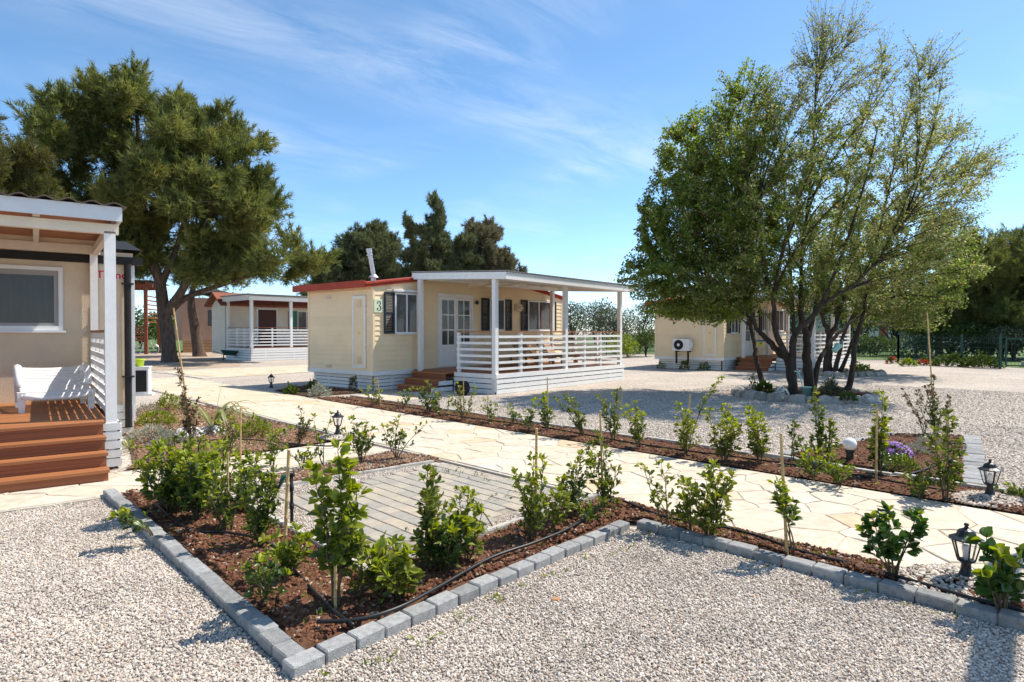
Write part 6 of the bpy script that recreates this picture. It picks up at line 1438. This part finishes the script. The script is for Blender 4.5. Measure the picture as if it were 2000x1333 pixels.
far_car((24.5, 47, 0), .3, (.10, .12, .14), 'dark grey car parked far beyond the fence behind the orange flowers')
# dark trunks are with the trees; red umbrella like bush pot omitted

# garden lanterns
def lantern(loc, label, s=1.0):
    t = empty('garden_lantern', loc, random.uniform(0, 1), label, 'lantern', 'black garden lanterns'); t.scale = (s, s, s); m = M['lantern']
    MB().lathe([(.058, 0), (.056, .012), (.040, .03), (.028, .07), (.024, .10), (.030, .112), (.044, .118), (.046, .126)], (0, 0, 0), 12).build('base', m, t, True)
    for k in range(6):
        a = k*math.pi/3; MB().bar((.044*math.cos(a), .044*math.sin(a), .124), (.074*math.cos(a), .074*math.sin(a), .243), .007, .007).build('cage_bar', m, t)
        b = a+math.pi/3; c0, c1 = .041, .070
        MB().add([(c0*math.cos(a), c0*math.sin(a), .127), (c0*math.cos(b), c0*math.sin(b), .127), (c1*math.cos(b), c1*math.sin(b), .241), (c1*math.cos(a), c1*math.sin(a), .241)], [(0, 1, 2, 3)]).build('pane', M['clear'], t)
    MB().lathe([(.014, .126), (.014, .165), (.019, .175), (.021, .195), (.012, .212), (.0, .215)], (0, 0, 0), 10).build('bulb', M['globe'], t, True)
    rf = MB().lathe([(.078, .240), (.088, .244), (.088, .250), (.056, .266), (.050, .270), (.047, .284), (.036, .298), (.018, .306), (.010, .310)], (0, 0, 0), 12).build('roof', m, t, False)
    MB().lathe([(.006, .306), (.013, .312), (.008, .320), (.014, .326), (.011, .336), (.0, .340)], (0, 0, 0), 10).build('finial', m, rf, True)
def clear():
    m, n, l, p = nmat('clear_glass'); g = n.new('ShaderNodeBsdfGlossy'); g.inputs['Roughness'].default_value = .03; tr = n.new('ShaderNodeBsdfTransparent'); ms = n.new('ShaderNodeMixShader'); ms.inputs[0].default_value = .10
    l.new(tr.outputs[0], ms.inputs[1]); l.new(g.outputs[0], ms.inputs[2]); l.new(ms.outputs[0], n['Material Output'].inputs['Surface']); return m
M['clear'] = clear()
lantern((4.16, 5.42, .062), 'black lantern on gravel at the far side of the path, right edge')
lantern((2.63, 3.60, .06), 'black lantern half hidden behind the big-leaved shrub')
lantern((-2.42, 8.66, .085), 'black lantern at the corner of the side path', 1.0)
lantern((-6.56, 17.0, .0), 'small black lantern on gravel by the cream cabin end wall', 1.15)
gl = empty('globe_lamp', (3.86, 7.12, .05), 0, 'white globe lamp low in the bed beside the purple flowers', 'lamp'); gl.scale = (.86, .86, .86)
MB().lathe([(.045, 0), (.045, .09), (.06, .10), (.06, .125)], (0, 0, 0), 14).build('base', M['lantern'], gl); 
MB().lathe([(.0001+.085*math.sin(a), .205-.085*math.cos(a)) for a in np.linspace(.25, math.pi, 12)], (0, 0, 0), 22).build('globe', M['globe'], gl, True)
# standpipe with hose connector
sp_ = G(570, 1035)
st = empty('water_standpipe', (sp_.x, sp_.y, 0), .0, 'dark upright water standpipe beside the paved square with green connector', 'standpipe')
MB().tube([(0, 0, -.02), (0, 0, .42)], .013, 8).tube([(0, 0, .16), (0, 0, .20)], .018, 8).tube([(0, 0, .30), (0, 0, .34)], .017, 8).build('pipe', M['anthracite'], st, True)
MB().tube([(0, 0, .43), (0, 0, .405)], .024, 8).tube([(-.035, 0, .415), (.02, 0, .415)], .011, 8).build('tap', M['anthracite'], st)
MB().tube([(-.03, 0, .415), (-.06, 0, .405), (-.085, .0, .35)], [.015, .018, .016], 8).build('connector', M['greenhose'], st, True)
MB().tube(dense([(-.085, 0, .35), (-.13, .02, .27), (-.2, .06, .16), (-.27, .12, .06), (-.4, .2, .03)], 5), .011, 7).build('hose', M['hose'], st, True)
# drip hoses
def hose(pts, label, r=.0085):
    p = dense([(x, y, z) for x, y, z in pts], 6); o = MB().tube(p, r, 7).build('drip_hose', M['hose']); o.data.polygons.foreach_set('use_smooth', [True]*len(o.data.polygons)); tag(o, label, 'hose', 'black irrigation hoses'); return o
hp = lambda L_, dz=.065: [(*G(x, y, dz)[:2], dz+random.uniform(0, .012)) for x, y in L_]
hose(hp([(300, 985), (370, 1035), (440, 1040), (520, 1060), (580, 1120), (640, 1185), (690, 1222)], .07), 'black drip hose through the left arm of the near bed', .010)
hose(hp([(620, 1215), (700, 1212), (780, 1190), (860, 1145), (960, 1090), (1050, 1060), (1120, 1030), (1170, 990), (1200, 975)], .075), 'thick black drip hose along the front arm of the near bed', .0105)
hose(hp([(1215, 980), (1300, 1010), (1400, 1030), (1480, 1048), (1560, 1076), (1680, 1106), (1780, 1135), (1900, 1172), (2040, 1205)], .06), 'thick black drip hose in the bed along the path at the right', .0105)
hose([(*UN(u, 6.80+.07*math.sin(u*1.7)), .068) for u in np.arange(-12.6, 2.9, .7)], 'black drip hose along the long bed beyond the path', .010)
hose(hp([(290, 905), (295, 880), (330, 868), (400, 862), (470, 858), (560, 866), (640, 872), (660, 868)], .06), 'looping black drip hose in the garden bed beside the plaster cabin', .009)
hose(hp([(1690, 925), (1760, 930), (1840, 905), (1880, 885), (1885, 868), (1850, 868)], .06), 'black drip hose loop in the small corner bed', .009)
# bucket, hanging can, bird house at the tree
bkt = G(1575, 783)
t = empty('bucket', (bkt.x, bkt.y, .09), 0, 'mint green bucket on the stone ring at the tree foot', 'bucket')
MB().lathe([(.072, 0), (.105, .20), (.112, .20), (.112, .215), (.10, .215), (.095, .2), (.066, .012)], (0, 0, 0), 18).build('pail', M['mint'], t, True)
MB().tube(dense([(-.09, 0, .20), (-.12, 0, .36), (-.17, 0, .50), (-.23, 0, .56), (-.27, 0, .55)], 4), .012, 6).build('water_stream', M['mint'], t, True)
hc = AT(1634, 680, 14.2)
t = empty('hanging_can', tuple(hc), 0, 'mint green can hanging tilted from a tree stem', 'can'); t.rotation_euler = (0, R(40), 0); t.scale = (.75, .75, .75)
MB().lathe([(.075, -.13), (.08, -.12), (.10, .12), (.106, .13), (.098, .13), (.07, -.11)], (0, 0, 0), 16).build('can', M['mint'], t, True)
MB().tube([(0, -.1, .12), (0, -.06, .24), (-.03, 0, .30), (0, .06, .24), (0, .1, .12)], .008, 6).build('handle', M['steel'], t)
bh = AT(1480, 677, 15.1)
t = empty('bird_house', (bh.x, bh.y-.12, bh.z), .1, 'little yellow bird house with a blue roof on a tree stem', 'bird house'); t.scale = (.6, .6, .6)
MB().box(-.10, -.09, 0, .10, .09, .20).build('box', surf('yellow_paint', (.55, .50, .10), .6, .08, 9), t)
slab('roof', surf('blue_paint', (.06, .12, .22), .6, .1, 9), t, -.14, -.14, .201, .14, .12, .26); slab('floor_board', M['mortar'], t, -.13, -.14, -.03, .13, .10, -.001)
hole = [(.028*math.cos(a), -.093, .12+.028*math.sin(a)) for a in np.linspace(0, 2*math.pi, 13)[:-1]]; MB().add(hole, [tuple(range(12))]).build('hole', M['dark'], t)  # flat disc in the hollow-shade colour; no opening is cut
# a ball-like dark pot by the numbered cabin's porch
dp = G(903, 772); t = empty('dark_pot', (dp.x, dp.y, 0), 0, 'round dark pot on the gravel at the porch corner', 'pot')
MB().lathe([(.10, 0), (.17, .08), (.19, .18), (.16, .28), (.12, .31), (.13, .33), (.11, .33), (.10, .28)], (0, 0, 0), 16).build('vessel', M['anthracite'], t, True)
# neighbouring porch frame just outside the picture on the right: its beam and railing cast the shadows at the right edge
pr_ = empty('neighbour_porch', (4.52, 4.72, 0), HD, 'white timber porch frame of the neighbouring cabin outside the right edge', 'porch')
for x in (-3.6, .3): slab('post', M['white'], pr_, x-.05, -.30, 0, x+.05, -.20, 2.719)
slab('beam', M['white'], pr_, -3.8, -.31, 2.72, .45, -.20, 2.92)
for k in range(5): slab('slat', M['white'], pr_, -1.53, -.02, .55+k*.19, 1.83, -.008, .60+k*.19)
slab('rail', M['deck'], pr_, -1.53, -.04, 1.50, 1.83, .03, 1.53)
for x in (-1.5, 0, 1.8): slab('baluster', M['white'], pr_, x-.03, -.007, 0, x+.03, .03, 1.49)
